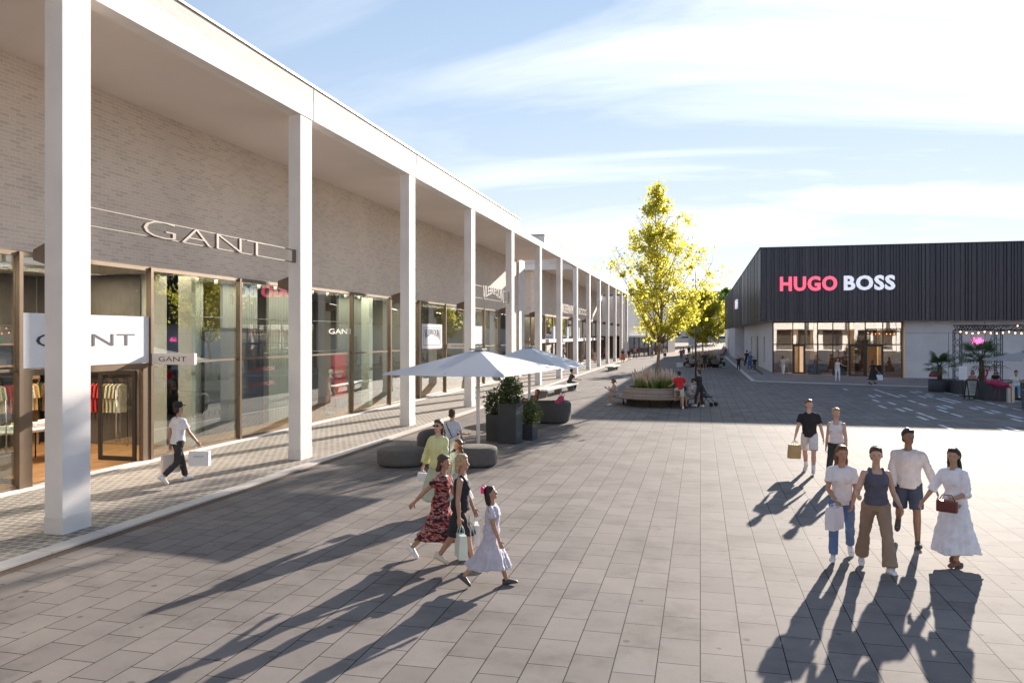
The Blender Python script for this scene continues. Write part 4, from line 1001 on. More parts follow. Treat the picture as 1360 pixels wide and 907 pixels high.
# round tree bench: slatted seat ring and raised timber planter
timber = brick_mat('bench_timber', ('X', 'Z'), (0.40, 0.315, 0.25), (0.30, 0.235, 0.19), (0.08, 0.06, 0.05), 1.25, 0.20, 0.008, bias=-0.2, dirt=0.2, bump=0.4)
grassL = leaf_mat('grass_blade', (0.13, 0.21, 0.04), (0.27, 0.35, 0.08), 0.5, (0.28, 0.42, 0.05))
plumeM = leaf_mat('grass_plume', (0.62, 0.50, 0.42), (0.75, 0.64, 0.55), 0.5, (0.7, 0.55, 0.45))
soil = M('soil', (0.07, 0.05, 0.035), 0.95, var=0.4, nscale=12)
def tree_bench(loc, label, ro=2.1, rm=1.62, seed=0, gl=True):
    t = root('tree_bench', label, 'bench', loc, 0, 'round timber benches around the plaza trees')
    b = MB(); b.lathe([(rm+0.02, 0.36), (ro-0.02, 0.36), (ro, 0.38), (ro, 0.43), (ro-0.03, 0.45), (rm+0.02, 0.45)], (0, 0, 0), 56, False); b.build('seat', timber, t)
    b = MB(); b.lathe([(rm-0.12, 0.40), (rm+0.015, 0.47), (rm-0.05, 0.64), (rm-0.055, 0.645), (rm-0.11, 0.655), (rm-0.06, 0.66), (rm-0.13, 0.84), (rm-0.16, 0.87), (rm-0.30, 0.87), (rm-0.30, 0.75)], (0, 0, 0), 56, False, cap=False); b.build('backrest', timber, t)
    b = MB(); b.lathe([(rm-0.2, 0.0), (rm-0.2, 0.40), (rm-0.28, 0.74), (0.01, 0.78)], (0, 0, 0), 40, False); b.build('base', soil, t)
    for i in range(10):
        a = i*math.pi/5+0.2; c, s = math.cos(a), math.sin(a)
        b = MB(); b.tube([(c*(rm-0.2), s*(rm-0.2), 0.30), (c*(ro-0.25), s*(ro-0.25), 0.34)], 0.03, 6); b.tube([(c*(ro-0.5), s*(ro-0.5), 0.32), (c*(ro-0.55), s*(ro-0.55), 0)], 0.03, 6); b.build('bracket', blk, t)
    # ornamental grass in tufts
    rg = random.Random(seed); gt = MB(); pm_ = MB()
    for k in range(95):
        a = rg.random()*6.28; rr = rg.uniform(0.12, 1)**0.6*(rm-0.40); c = Vector((math.cos(a)*rr, math.sin(a)*rr, 0.76)); h = rg.uniform(0.55, 0.85)
        if math.cos(a*2.0+0.5) > 0.93: continue
        for i in range(46):
            a2 = rg.random()*6.28; sp_ = rg.random(); e = c+Vector((math.cos(a2)*sp_*0.26, math.sin(a2)*sp_*0.26, h*(1-0.30*sp_)*rg.uniform(0.75, 1)))
            m_ = c.lerp(e, 0.6)+Vector((0, 0, 0.05)); s = Vector((-math.sin(a2), math.cos(a2), 0))*0.006
            gt.add([c-s, c+s, m_+s, e, m_-s], [(0, 1, 2, 3, 4)])
            if i % 15 == 0:
                e2 = c+Vector((math.cos(a2)*sp_*0.36, math.sin(a2)*sp_*0.36, h*rg.uniform(1.08, 1.4))); s2 = s*2.2
                pm_.add([c-s*0.3, c+s*0.3, e2-Vector((0, 0, 0.2))+s2, e2, e2-Vector((0, 0, 0.2))-s2], [(0, 1, 2, 3, 4)])
    g1 = gt.build('grass', grassL); g1.location = loc; tag(g1, 'tufts of ornamental grass planted inside the round bench', 'grass', kind='stuff')
    g2 = pm_.build('grass_plumes', plumeM); g2.location = loc; tag(g2, 'pale seed plumes above the ornamental grass', 'grass', kind='stuff')
T1 = Vector((-2.13, 39.0, 0)); T2 = Vector((0.4, 86.5, 0))
tree_bench(T1, 'round timber bench and planter under the nearest tree', seed=1)
tree_bench(T2, 'farther round bench with seated group and grasses', seed=2)

# ---------------------------------------------------------------- trees
bark = M('bark', (0.22, 0.155, 0.10), 0.95, var=0.3, nscale=14, bump=0.7, bscale=30)
yl = leaf_mat('plane_leaf', (0.24, 0.25, 0.03), (0.44, 0.42, 0.06), 0.66, (0.60, 0.56, 0.085))
gl_ = leaf_mat('green_leaf', (0.045, 0.085, 0.02), (0.10, 0.15, 0.035), 0.5, (0.16, 0.25, 0.03))
def tree(loc, H, z0, prof, nb, nleaf, lsize, label, mat, seed, trr=0.085, asc=0.0, wob=0.15, az0=0.0, group='plane trees of the plaza', name='plane_tree', dens=1.0):
    """prof(t) gives the crown radius at height fraction t of the crown"""
    t = root(name, label, 'tree', loc, 0, group); rg = random.Random(seed)
    b = MB()
    def tp(z): return Vector((wob*math.sin(z*0.7+seed), wob*math.cos(z*0.9+seed), z))*1.0-Vector((wob*math.sin(seed), wob*math.cos(seed), 0))*(1)
    n = 14; pts = [tp(H*0.97*i/n) for i in range(n+1)]
    b.tube(pts, [trr*(1.25 if i == 0 else 1)*(1-0.93*(i/n)**1.1) for i in range(n+1)], 10); b.build('trunk', bark, t)
    tw = MB(); cr = MB(); tips = []
    for i in range(nb):
        f = (i+0.5)/nb; z = z0+(H-z0)*f**0.92*0.97; a = az0+2.399*i+rg.uniform(-.35, .35); rad = prof(f)*rg.choice((0.5, 0.75, 0.95, 1.05, 1.2))
        if rad < 0.08: continue
        s = tp(max(z0*0.85, z-rad*(0.55+asc*0.5))); e = tp(z)+Vector((math.cos(a)*rad, math.sin(a)*rad, rad*(0.22*rg.uniform(-0.6, 1.4)+asc*0.35)))
        m_ = s.lerp(e, 0.5)+Vector((rg.uniform(-.1, .1), rg.uniform(-.1, .1), -rad*0.10))
        tw.tube([s, s.lerp(m_, 0.5)+Vector((0, 0, -.02)), m_, e], [trr*0.42*(1-f*0.6), trr*0.3*(1-f*0.5), trr*0.22*(1-f*0.5), 0.006], 5)
        for j in range(7):
            q = s.lerp(e, 0.25+0.75*(j+rg.random())/7); l = rad*rg.uniform(0.14, 0.36)+0.12
            d = Vector((rg.gauss(0, 1), rg.gauss(0, 1), rg.gauss(0.35, 0.7))).normalized()*l
            tw.tube([q, q+d], [0.008, 0.004], 4); tips.append((q+d, max(0.16, l*0.75), min(1.2, rad))); tips.append((q, 0.18, min(1.2, rad)))
    for k in range(6): tips.append((tp(H*(0.93+0.07*k/5)), 0.16, 0.35))
    per = nleaf/len(tips)
    tips = [(p, r_*rg.choice((0.7, 0.9, 1.0, 1.2)), q_) for p, r_, q_ in tips if rg.random() < 0.72 and mnoise.noise(p*0.9+Vector((seed, 0, 0))) > -0.22]
    for p, r_, q_ in tips:
        kk = int(per*q_*rg.choice((0.4, 0.9, 1.4, 1.9))*dens)
        for j in range(kk):
            o_ = Vector((rg.gauss(0, .5), rg.gauss(0, .5), rg.gauss(0, .42)))*r_*1.15
            leaf(cr, p+o_, lsize*rg.uniform(0.6, 1.3), rg, 0.95)
    tw.build('branch', bark, t); cr.build('crown', mat, t); return t
def prof1(f):
    P = [(0, 1.5), (0.10, 2.1), (0.25, 2.25), (0.40, 1.95), (0.55, 1.65), (0.66, 1.25), (0.74, 0.85), (0.85, 0.50), (0.95, 0.26), (1.0, 0.08)]
    for (a, ra), (c, rc) in zip(P[:-1], P[1:]):
        if f <= c: return ra+(rc-ra)*(f-a)/(c-a)
    return 0.1
tree(T1+Vector((0, 0, 0.6)), 10.35, 2.75, prof1, 74, 25000, 0.125, 'tall slender yellow green tree in the nearest round planter', yl, 5, asc=1.0)
def prof2(f): return 2.45*math.sin(math.pi*(0.18+0.78*f))**0.75*(1-0.35*f)
tree(T2+Vector((0, 0, 0.5)), 8.0, 2.4, prof2, 44, 11000, 0.20, 'yellow green tree in the farther round planter', yl, 9)
g = G(948, 459, 1.0)
def prof3(f): return 3.6*math.sin(math.pi*(0.15+0.8*f))**0.7
tree((10.0, 168, 1.0), 8.6, 2.2, lambda f: prof3(f)*0.95, 40, 7000, 0.42, 'small deep green tree at the top of the ramp, beside the dark building', gl_, 12, trr=0.14, group='street trees on the ramp')
tree((-1.5, 176, 1.2), 9.2, 2.4, lambda f: prof3(f)*0.8, 36, 5000, 0.42, 'yellowish street tree behind the farther round planter', yl, 15, trr=0.14, group='street trees on the ramp')
tree((4.0, 188, 1.4), 10.0, 2.4, lambda f: prof3(f), 36, 5000, 0.42, 'yellowish street tree left of the deep green one', yl, 17, trr=0.14, group='street trees on the ramp')
for i, (x, y, z, h, w, lb) in enumerate(((-62, 262, 3, 15, 6, 'bushy dark tree on the slope behind the arcade roofline'), (30, 262, 6, 17, 7, 'broad tree on the slope right of the brown wall'), (9, 275, 8, 16, 5, 'tree between the hillside flats and the brown wall'),
        (40, 300, 9, 17, 7, 'tall tree high on the slope behind the dark building'), (-14, 268, 5, 15, 6, 'dark tree on the slope left of the hillside flats'), (-32, 258, 3, 13, 6, 'wide dark tree behind the white end wing'), (21, 290, 9, 15, 5, 'pale slender tree beside the hillside flats'))):
    tree((x, y, z-4.5), h, 2.5, lambda f, w=w: w*math.sin(math.pi*(0.12+0.83*f))**0.7, 34, 4200, 0.75, lb, gl_, 30+i, trr=0.25, group='trees on the slope', name='broadleaf_tree')
# hillside buildings
hb_ = root('apartment_block', 'pale hillside apartment block with grey mansard roof and dormers', 'building', (-12, 318, 8))
hw = M('flat_white', (0.62, 0.60, 0.55), 0.8); hr = M('slate_roof', (0.16, 0.15, 0.15), 0.7)
b = MB(); b.box(-42, 10, 310, 324, 4, 16.3); b.build('wall', hw, hb_, True)
b = MB(); b.loft([[(-43, 309, 16.3), (11, 309, 16.3), (11, 325, 16.3), (-43, 325, 16.3)], [(-41, 311.5, 20.2), (8.6, 311.5, 20.2), (8.6, 323, 20.2), (-41, 323, 20.2)]], True, False); b.build('roof', hr, hb_, True)
for i in range(9):
    b = MB(); x = -39+i*5.3; b.box(x, x+2.0, 308.8, 312, 16.6, 18.9); d_ = b.build('dormer', hw, hb_, True)
    b = MB(); b.box(x+0.3, x+1.7, 308.74, 308.8, 16.9, 18.6); b.build('window', bronzeD, hb_, True)
    b = MB(); b.box(x, x+2.2, 309.93, 310, 12.2, 14.4); b.build('window', bronzeD, hb_, True)
bw = root('brown_hall', 'windowless brown hall standing below the hillside flats', 'building', (18, 262, 3))
b = MB(); b.box(8.0, 44, 255, 272, 1.5, 12.6); b.build('wall', M('brown_wall', (0.16, 0.10, 0.08), 0.85, var=0.1), bw, True)
b = MB(); b.box(7.8, 44.2, 254.8, 272.2, 12.6, 12.9); b.build('roof', hr, bw, True)
ww = root('street_building', 'pinkish white street building closing the view behind the farther tree', 'building', (-8, 240, 1.6))
b = MB(); b.box(-34, 5.5, 236, 252, 1.5, 12.2); b.build('wall', M('pinkish_render', (0.66, 0.58, 0.53), 0.85, var=0.05), ww, True)
b = MB(); b.box(-34.3, 5.8, 235.7, 252.3, 12.2, 12.6); b.build('roof', hr, ww, True)
for i in range(9):
    for j in range(3):
        b = MB(); x = -32+i*4.1; b.box(x, x+1.7, 235.9, 235.98, 3.2+j*3.1, 5.2+j*3.1); b.build('window', bronzeD, ww, True)
# retaining walls beside the ramp
b = MB(); b.box(-14, 14, 199.5, 200, 1.55, 2.5); tag(b.build('low_wall', M('low_wall', (0.58, 0.52, 0.47), 0.85)), 'low pale wall at the top of the ramp in front of the parked cars', 'wall')
b = MB(); b.prism([(3.0, 129), (3.5, 129), (6.5, 190), (6.0, 190)], 0.0, 1.9); b.v = [Vector((v.x, v.y, v.z*(0.25+0.75*(v.y-129)/61))) for v in b.v]
tag(b.build('ramp_wall', M('ramp_wall', (0.25, 0.17, 0.13), 0.85)), 'brown edge wall running up the ramp along the dark building', 'wall')

# ---------------------------------------------------------------- cars
def car(loc, rz, label, col, van=False):
    t = root('parked_car', label, 'car', loc, rz, 'cars parked at the top of the ramp')
    paint = M('paint_'+label[:6], col, 0.3, 0.2, var=0.02)
    b = MB(); w = 0.88; hh = 1.0 if not van else 1.35
    pr = [(-2.15, 0.35), (-2.2, 0.7), (-1.9, 0.92), (-1.0, 1.0), (-0.45, 1.42*hh), (1.1, 1.45*hh), (1.95, 1.0 if not van else 1.7), (2.15, 0.9), (2.2, 0.4)]
    n = len(pr); rings = []
    for y, k in ((-w, 0.92), (-w*0.96, 1.0), (w*0.96, 1.0), (w, 0.92)):
        rings.append([(x, y*(0.84 if z > 1.1 else 1), 0.3+(z-0.3)*(k if z > 0.5 else 1)) for x, z in pr])
    b.loft(rings, True, False); b.build('body', paint, t)
    b = MB()
    for s in (-1, 1): b.add([(-0.85, s*0.86, 1.0), (-0.4, s*0.775, 1.34*hh), (1.05, s*0.775, 1.37*hh), (1.6, s*0.86, 1.0)], [(0, 1, 2, 3)])
    b.build('side_window', M('car_glass', (0.03, 0.035, 0.04), 0.1), t)
    for x in (-1.35, 1.35):
        for s in (-1, 1):
            b = MB(); b.tube([(x, s*0.70, 0.33), (x, s*0.90, 0.33)], 0.33, 18, smooth=False); wv = b.build('wheel', M('tyre', (0.02, 0.02, 0.02), 0.8), t)
            b = MB(); b.tube([(x, s*0.901, 0.33), (x, s*0.91, 0.33)], 0.2, 14, smooth=False); b.build('rim', M('rim_alloy', (0.4, 0.4, 0.42), 0.3, 0.8), wv)
car((5.0, 207.5, 1.64), R(4), 'black parked car beyond the low wall', (0.02, 0.022, 0.028))
car((11.0, 208.5, 1.64), R(60), 'white parked van right of the black car', (0.7, 0.7, 0.7), True)
car((-4.0, 208.0, 1.64), R(0), 'grey parked car left of the black car', (0.2, 0.2, 0.22))

# ---------------------------------------------------------------- lamp mast and totem
g = G(924, 504)
lm = root('lamp_mast', 'tall thin dark lamp mast with small spotlights near its top', 'street lamp', (g.x, g.y, 0))
mast = M('mast_grey', (0.10, 0.10, 0.11), 0.5, 0.5)
b = MB(); b.tube([(0, 0, 0), (0, 0, 4.0), (0, 0, 8.3)], [0.075, 0.06, 0.03], 10); b.lathe([(0.12, 0), (0.12, 0.05), (0.08, 0.07)], (0, 0, 0), 14); b.build('pole', mast, lm)
for z, a in ((7.65, 2.8), (7.15, 3.4), (7.65, 0.5), (6.9, 5.2)):
    b = MB(); d = Vector((math.cos(a), math.sin(a), 0)); b.tube([Vector((0, 0, z)), Vector((0, 0, z))+d*0.22], 0.012, 5); b.capsule(Vector((0, 0, z-0.1))+d*0.24, 0.05, Vector((0, 0, z+0.06))+d*0.2, 0.045, 8, False, False); b.build('spotlight', mast, lm)
g = G(919.5, 481)
tt = root('info_totem', 'white wayfinding totem with pink emblem on a thin post', 'sign', (g.x, g.y, 0), R(4))
b = MB(); b.tube([(0, 0, 0), (0, 0, 2.3)], 0.05, 8); b.build('post', mast, tt)
b = MB(); b.bbox(-0.47, 0.42, -0.05, 0.05, 2.1, 3.35, 0.01); b.bbox(-0.26, 0.42, -0.05, 0.05, 3.35, 4.75, 0.01); b.build('panel', M('totem_white', (0.70, 0.70, 0.72), 0.5, var=0.02), tt)
b = MB(); rg = random.Random(6)
for i in range(7):
    x = -0.18+i*0.09; b.tube([(x, -0.056, 3.6), (x+0.02, -0.056, 4.05+0.25*math.sin(i*1.1)), (x*0.6+0.05, -0.056, 4.25+0.2*math.sin(i))], 0.018, 5)
b.ell((0.05, -0.056, 4.2), (0.16, 0.01, 0.1)); b.build('emblem', M('emblem_pink', (0.65, 0.06, 0.32), 0.5), tt)
b = MB()
for i in range(6): b.box(-0.38, 0.30-0.06*(i % 3), -0.056, -0.052, 2.35+i*0.15, 2.38+i*0.15)
b.build('print', M('print_grey', (0.5, 0.5, 0.52), 0.7), tt)

# ---------------------------------------------------------------- unseen building added behind the viewer to give the glass warm reflections
E = root('facing_building', 'white columned shop building added unseen behind the viewer, for reflections in the glass', 'building', (20, -42, 0))
b = MB(); b.box(-10, 80, -56, -46, 4.6, 10.3); b.box(-10, 80, -56, -50, 0, 4.6); b.build('wall', whit, E, True)
b = MB()
for i in range(12): b.box(-9+i*8, -8.4+i*8, -42.6, -42, 0, 9.4)
b.box(-10, 80, -46, -41.9, 9.4, 10.3); b.build('column', concW, E, True)
b = MB()
for i in range(18): b.box(-9+i*5, -5+i*5, -49.98, -49.9, 0.2, 4.4)
b.build('window', glassB, E, True)
# ---------------------------------------------------------------- people
SK = {'light': (0.56, 0.33, 0.235), 'tan': (0.42, 0.235, 0.155), 'dark': (0.22, 0.115, 0.07)}
def skin(k): return M('skin_'+k, SK[k], 0.5, var=0.06, nscale=8)
def cl(name, c, rough=0.85): return M('fabric_'+name, c, rough, var=0.09, nscale=9, bump=0.25, bscale=22)
hairc = {'brown': (0.07, 0.035, 0.02), 'dark': (0.018, 0.012, 0.01), 'blond': (0.42, 0.27, 0.13), 'auburn': (0.16, 0.06, 0.025), 'grey': (0.2, 0.18, 0.16)}
def hairm(k): return M('hair_'+k, hairc[k], 0.55, var=0.3, nscale=30, bump=0.6, bscale=90)
WALK = dict(thL=24, kL=6, thR=-16, kR=18, shL=-18, elL=12, shR=20, elR=22)
WALK2 = dict(thL=-18, kL=20, thR=24, kR=6, shL=20, elL=20, shR=-18, elR=12)
STAND = dict(thL=2, kL=2, thR=-3, kR=3, shL=4, elL=12, shR=0, elR=14)
STAND2 = dict(thL=6, kL=10, thR=-3, kR=0, shL=18, elL=75, shR=2, elR=14)
SIT = dict(thL=84, kL=86, thR=80, kR=92, shL=28, elL=52, shR=24, elR=60, lean=12)
def crease(o, k_, h):
    """soft drapery folds in a garment"""
    me = o.data; n = len(me.vertices); co = [0.0]*(3*n); no = [0.0]*(3*n)
    me.vertices.foreach_get('co', co); me.vertex_normals.foreach_get('vector', no)
    for i in range(n):
        x, y, z = co[3*i:3*i+3]
        d = (1-abs(mnoise.noise(Vector((x*6+h*9, y*6, z*11+x*7))))*2.2)*k_+mnoise.noise(Vector((x*24, y*24, z*24)))*k_*0.35-k_*0.35
        for j in range(3): co[3*i+j] += no[3*i+j]*d
    me.vertices.foreach_set('co', co); me.update()
def person(loc, h, yaw, label, pose, top, bottom, sk='light', hair=('short', 'brown'), shoes=(0.75, 0.75, 0.75), fem=False, near=True, topmat=None, botmat=None, group=None, hy=0, hp=0, sock=None, hat=None, name='person', seat=None):
    P = dict(lean=3, abL=9, abR=9, spl=4, inL=0, inR=0, twist=0, outL=0, outR=0); P.update(pose)
    vx = 0.012 if near else (0.018 if h*F/max(10, (loc[1])) > 30 else 0.026)
    sc = h/1.76
    t = root(name, label, 'person', loc, R(yaw), group)
    sw = 0.155 if fem else 0.185; hw_ = 0.088
    hipz = 0.92
    j = {}
    lean = Matrix.Translation((0, 0, hipz)) @ Matrix.Rotation(R(-P['lean']), 4, 'X') @ Matrix.Rotation(R(P['twist']), 4, 'Z')
    T = lambda x, y, z: lean @ Vector((x, y, z))
    legs = {}
    for sd, s in (('L', -1), ('R', 1)):
        a = R(P['th'+sd]); k = R(P['k'+sd]); sp = R(P['spl'])+R(P.get('out'+sd, 0))
        hip = Vector((s*hw_, 0, hipz-0.02)); kn = hip+Vector((s*math.sin(sp)*0.43, math.sin(a)*math.cos(sp)*0.43, -math.cos(a)*math.cos(sp)*0.43))
        an = kn+Vector((s*math.sin(sp)*0.12, math.sin(a-k)*0.41, -math.cos(a-k)*0.41)); p = (a-k)*0.75
        if P['th'+sd] > 50: p = 0
        fd = Vector((s*0.12, math.cos(p), math.sin(p))).normalized()
        if fd.z > 0.25: fd = Vector((s*0.12, 1, 0.25)).normalized()
        dn = Vector((0, fd.z, -fd.y)).normalized()
        legs[sd] = (hip, kn, an, fd, dn)
    arms = {}
    for sd, s in (('L', -1), ('R', 1)):
        sh = R(P['sh'+sd]); ab = R(P['ab'+sd]); el = R(P['el'+sd]); inn = R(P['in'+sd])
        sp_ = T(s*sw, 0, 0.445)
        ua = Vector((s*math.sin(ab), math.sin(sh)*math.cos(ab), -math.cos(sh)*math.cos(ab))); elb = sp_+ua*0.285
        fa = Vector((s*(math.sin(ab*0.8)-math.sin(inn)), math.sin(sh+el)*math.cos(ab), -math.cos(sh+el)*math.cos(ab))).normalized(); wr = elb+fa*0.25
        arms[sd] = (sp_, elb, wr, fa)
    # lowest sole
    mz = min(min((l[2]+l[4]*0.085).z, (l[2]+l[4]*0.085+l[3]*0.16).z) for l in legs.values())
    if seat is not None: mz = hipz-0.085-seat/sc
    off = Matrix.Scale(sc, 4) @ Matrix.Translation((0, 0, -mz))
    S = 10 if near else 8
    def head_frame():
        base = T(0, 0.0, 0.55); m = Matrix.Translation(base) @ Matrix.Rotation(R(-P['lean']*0.3), 4, 'X') @ Matrix.Rotation(R(hy), 4, 'Z') @ Matrix.Rotation(R(-hp), 4, 'X')
        return m
    Hm = head_frame(); Hp = lambda x, y, z: Hm @ Vector((x, y, z))
    rotT = lean.to_quaternion(); rotH = Hm.to_quaternion()
    def torso(b, g, w=1.0, z0=0.0, z1=0.5, hip=True):
        hx = (0.150 if fem else 0.155)+g
        prof = [(-0.06, hx*1.0, 0.112+g), (0.02, hx*1.02, 0.118+g), (0.10, hx*0.93, 0.105+g), (0.19, (0.120 if fem else 0.142)+g, 0.095+g), (0.30, (0.138 if fem else 0.162)+g, 0.112+g), (0.38, (0.146 if fem else 0.168)+g, 0.112+g), (0.45, (0.125 if fem else 0.140)+g, 0.090+g), (0.50, 0.085+g, 0.068+g), (0.535, 0.055+g*0.6, 0.055+g*0.6)]
        prof = [p for p in prof if z0-0.001 <= p[0] <= z1+0.001]
        rings = []
        for z, rx, ry in prof:
            rings.append([T(rx*math.cos(2*math.pi*i/18), ry*math.sin(2*math.pi*i/18)+0.01*math.sin(z*6), z) for i in range(18)])
        b.loft(rings, True, True)
        if fem and z1 > 0.35:
            for s in (-1, 1): b.ell(T(s*0.062, 0.088, 0.335), (0.062+g*0.6, 0.05+g*0.6, 0.06+g*0.6), 10)
    # ---- body
    b = MB(); torso(b, 0.0)
    for s in (-1, 1):
        b.ell(T(s*(sw-0.02), 0, 0.440), (0.058, 0.055, 0.055), 10); b.capsule(T(0, -0.012, 0.505), 0.042, T(s*(sw-0.03), -0.004, 0.445), 0.045, 8)
    b.capsule(T(0, -0.005, 0.47), 0.058, Hp(0, 0, 0.07), 0.05, S)
    b.ell(Hp(0, 0.0, 0.175), (0.077, 0.096, 0.105), 14, rotH)
    b.ell(Hp(0, 0.035, 0.105), (0.055, 0.062, 0.062), 12, rotH)
    b.ell(Hp(0, 0.075, 0.068), (0.026, 0.022, 0.02), 8, rotH)
    b.capsule(Hp(0, 0.088, 0.165), 0.009, Hp(0, 0.112, 0.128), 0.016, 8)
    for s in (-1, 1): b.ell(Hp(s*0.077, 0.0, 0.15), (0.012, 0.022, 0.032), 8, rotH)
    hands = {}
    for sd, s in (('L', -1), ('R', 1)):
        hip, kn, an, fd, dn = legs[sd]; tw_ = 1.08 if fem else 1.0
        b.capsule(hip, 0.088*tw_, kn, 0.054, S); mid = kn.lerp(an, 0.3)-fd*0.012
        b.capsule(kn, 0.054, mid, 0.057, S); b.capsule(mid, 0.057, an, 0.036, S)
        b.capsule(an-fd*0.04+dn*0.05, 0.034, an+fd*0.13+dn*0.055, 0.033, S, flat=1.0); b.capsule(an, 0.036, an-fd*0.02+dn*0.05, 0.036, S)
        sp_, elb, wr, fa = arms[sd]
        b.capsule(sp_, 0.052, elb, 0.038, S); m2 = elb.lerp(wr, 0.3); b.capsule(elb, 0.038, m2, 0.040, S); b.capsule(m2, 0.040, wr, 0.026, S)
        # hand: palm, four bent fingers, thumb
        n_ = Vector((-s, 0, 0)); n_ = (n_-fa*n_.dot(fa)).normalized(); side = fa.cross(n_).normalized()
        if side.y < 0: side = -side
        pc = wr+fa*0.055; rings = []
        for q, w_ in ((0.0, 0.026), (0.03, 0.036), (0.085, 0.040), (0.095, 0.034)):
            rings.append([wr+fa*q+side*(w_*math.cos(2*math.pi*i/10))+n_*(0.016*math.sin(2*math.pi*i/10)) for i in range(10)])
        b.loft(rings, True, True)
        for i, (o_, l_) in enumerate(((0.030, 0.070), (0.010, 0.080), (-0.010, 0.075), (-0.030, 0.058))):
            p0 = wr+fa*0.088+side*o_; p1 = p0+(fa*0.9+n_*0.30+side*o_*1.2).normalized()*l_*0.5; p2 = p1+(fa*0.55+n_*0.8).normalized()*l_*0.5
            b.capsule(p0, 0.0095, p1, 0.009, 6); b.capsule(p1, 0.009, p2, 0.0075, 6)
        p0 = wr+fa*0.03+side*0.03; p1 = p0+(side*0.8+fa*0.6+n_*0.2).normalized()*0.038; p2 = p1+(fa*0.9+n_*0.35).normalized()*0.032
        b.capsule(p0, 0.013, p1, 0.011, 6); b.capsule(p1, 0.011, p2, 0.009, 6)
        hands[sd] = wr+fa*0.11+n_*0.02
    b.xf(off); o = b.build('body', skin(sk), t); fuse(o, vx*sc*(0.75 if near else 1), 2)
    # ---- face marks
    if near:
        for s in (-1, 1):
            b = MB(); b.ell(Hp(s*0.030, 0.089, 0.168), (0.009, 0.006, 0.0055), 8, rotH); b.xf(off); b.build('eye', M('eye_dark', (0.03, 0.02, 0.018), 0.3), t)
        b = MB(); b.ell(Hp(0, 0.094, 0.098), (0.022, 0.006, 0.006), 8, rotH); b.xf(off); b.build('mouth', M('lip', (0.34, 0.10, 0.09), 0.5), t)
    # ---- hair
    ht, hc = hair; b = MB()
    if ht != 'bald':
        b.ell(Hp(0, -0.018, 0.196), (0.086, 0.100, 0.100), 14, rotH)
        b.ell(Hp(0, 0.034, 0.250), (0.068, 0.056, 0.034), 12, rotH)
        b.ell(Hp(0, -0.05, 0.13), (0.075, 0.06, 0.075), 10, rotH)
        if ht in ('long', 'curly', 'bob'):
            L = {'long': 0.33, 'curly': 0.24, 'bob': 0.06}[ht]
            for s in (-1, 0, 1): b.capsule(Hp(s*0.062, -0.03, 0.20), 0.036, Hp(s*0.075, -0.06-abs(s)*0.0, 0.10-L*0.75), 0.032 if ht == 'long' else 0.05, 8, flat=0.8)
            b.capsule(Hp(0, -0.06, 0.16), 0.06, Hp(0, -0.085, 0.10-L), 0.035, 8)
            if ht == 'curly':
                rg = random.Random(3)
                for _ in range(14): b.ell(Hp(rg.uniform(-.11, .11), rg.uniform(-.12, .0), rg.uniform(-.05, .22)), (0.035,)*3, 6)
        if ht == 'bun': b.ell(Hp(0, -0.115, 0.235), (0.045, 0.045, 0.042), 10)
        if ht == 'pony': b.ell(Hp(0, -0.11, 0.20), (0.03, 0.03, 0.03), 8); b.capsule(Hp(0, -0.125, 0.19), 0.032, Hp(0, -0.17, 0.02), 0.014, 8)
        b.xf(off); hb = b.build('hair', hairm(hc), t); fuse(hb, vx*sc, 1)
        if near: crease(hb, 0.009, h)
        # keep the face free: carve by pushing verts in front of the hairline back
        inv = (off @ Hm).inverted(); fw = off @ Hm
        for v in hb.data.vertices:
            q = inv @ v.co
            if q.y > 0.030 and q.z < 0.235 and abs(q.x) < 0.095: q.y = max(0.024, min(q.y, 0.030+max(0, q.z-0.180)*1.15)); v.co = fw @ q
    if hat:
        b = MB(); b.lathe([(0.094, 0), (0.096, 0.04), (0.085, 0.085), (0.05, 0.105), (0.01, 0.11)], (0, 0, 0), 16, sy=1.12); b.v = [Hp(v.x, v.y-0.012, v.z+0.205) for v in b.v]
        b2 = MB(); b2.lathe([(0.01, 0.0), (0.08, 0.0), (0.08, 0.008), (0.01, 0.01)], (0, 0, 0), 14); b.v += [Hp(v.x, v.y+0.09, v.z+0.205) for v in b2.v]; b.f += [[i+len(b.v)-len(b2.v) for i in f] for f in b2.f]; b.sm += b2.sm
        b.xf(off); b.build('cap', cl('cap_'+label[:5], hat), t)
    # ---- shoes
    for sd, s in (('L', -1), ('R', 1)):
        b = MB()
        hip, kn, an, fd, dn = legs[sd]; side = fd.cross(dn).normalized()
        rings = []
        for q, w_, hh in ((-0.085, 0.012, 0.02), (-0.075, 0.032, 0.055), (-0.02, 0.040, 0.062), (0.06, 0.043, 0.046), (0.13, 0.046, 0.032), (0.175, 0.036, 0.024), (0.19, 0.012, 0.012)):
            c = an+fd*q+dn*0.088
            rings.append([c+side*(w_*math.cos(2*math.pi*i/12))-dn*(max(0.0, hh+hh*math.sin(2*math.pi*i/12))) for i in range(12)])
        b.loft(rings, True, True)
        b.xf(off); b.build('shoe', M('shoe_%d_%d_%d' % tuple(int(c*20) for c in shoes), shoes, 0.55, var=0.05), t)
    if sock:
        for sd in 'LR':
            b = MB(); hip, kn, an, fd, dn = legs[sd]; b.capsule(an.lerp(kn, 0.32), 0.050, an+dn*0.03, 0.042, 10, False, True)
            b.xf(off); b.build('sock', cl('sock', sock), t)
    # ---- clothes
    tkind, tcol = top; bkind, bcol = bottom
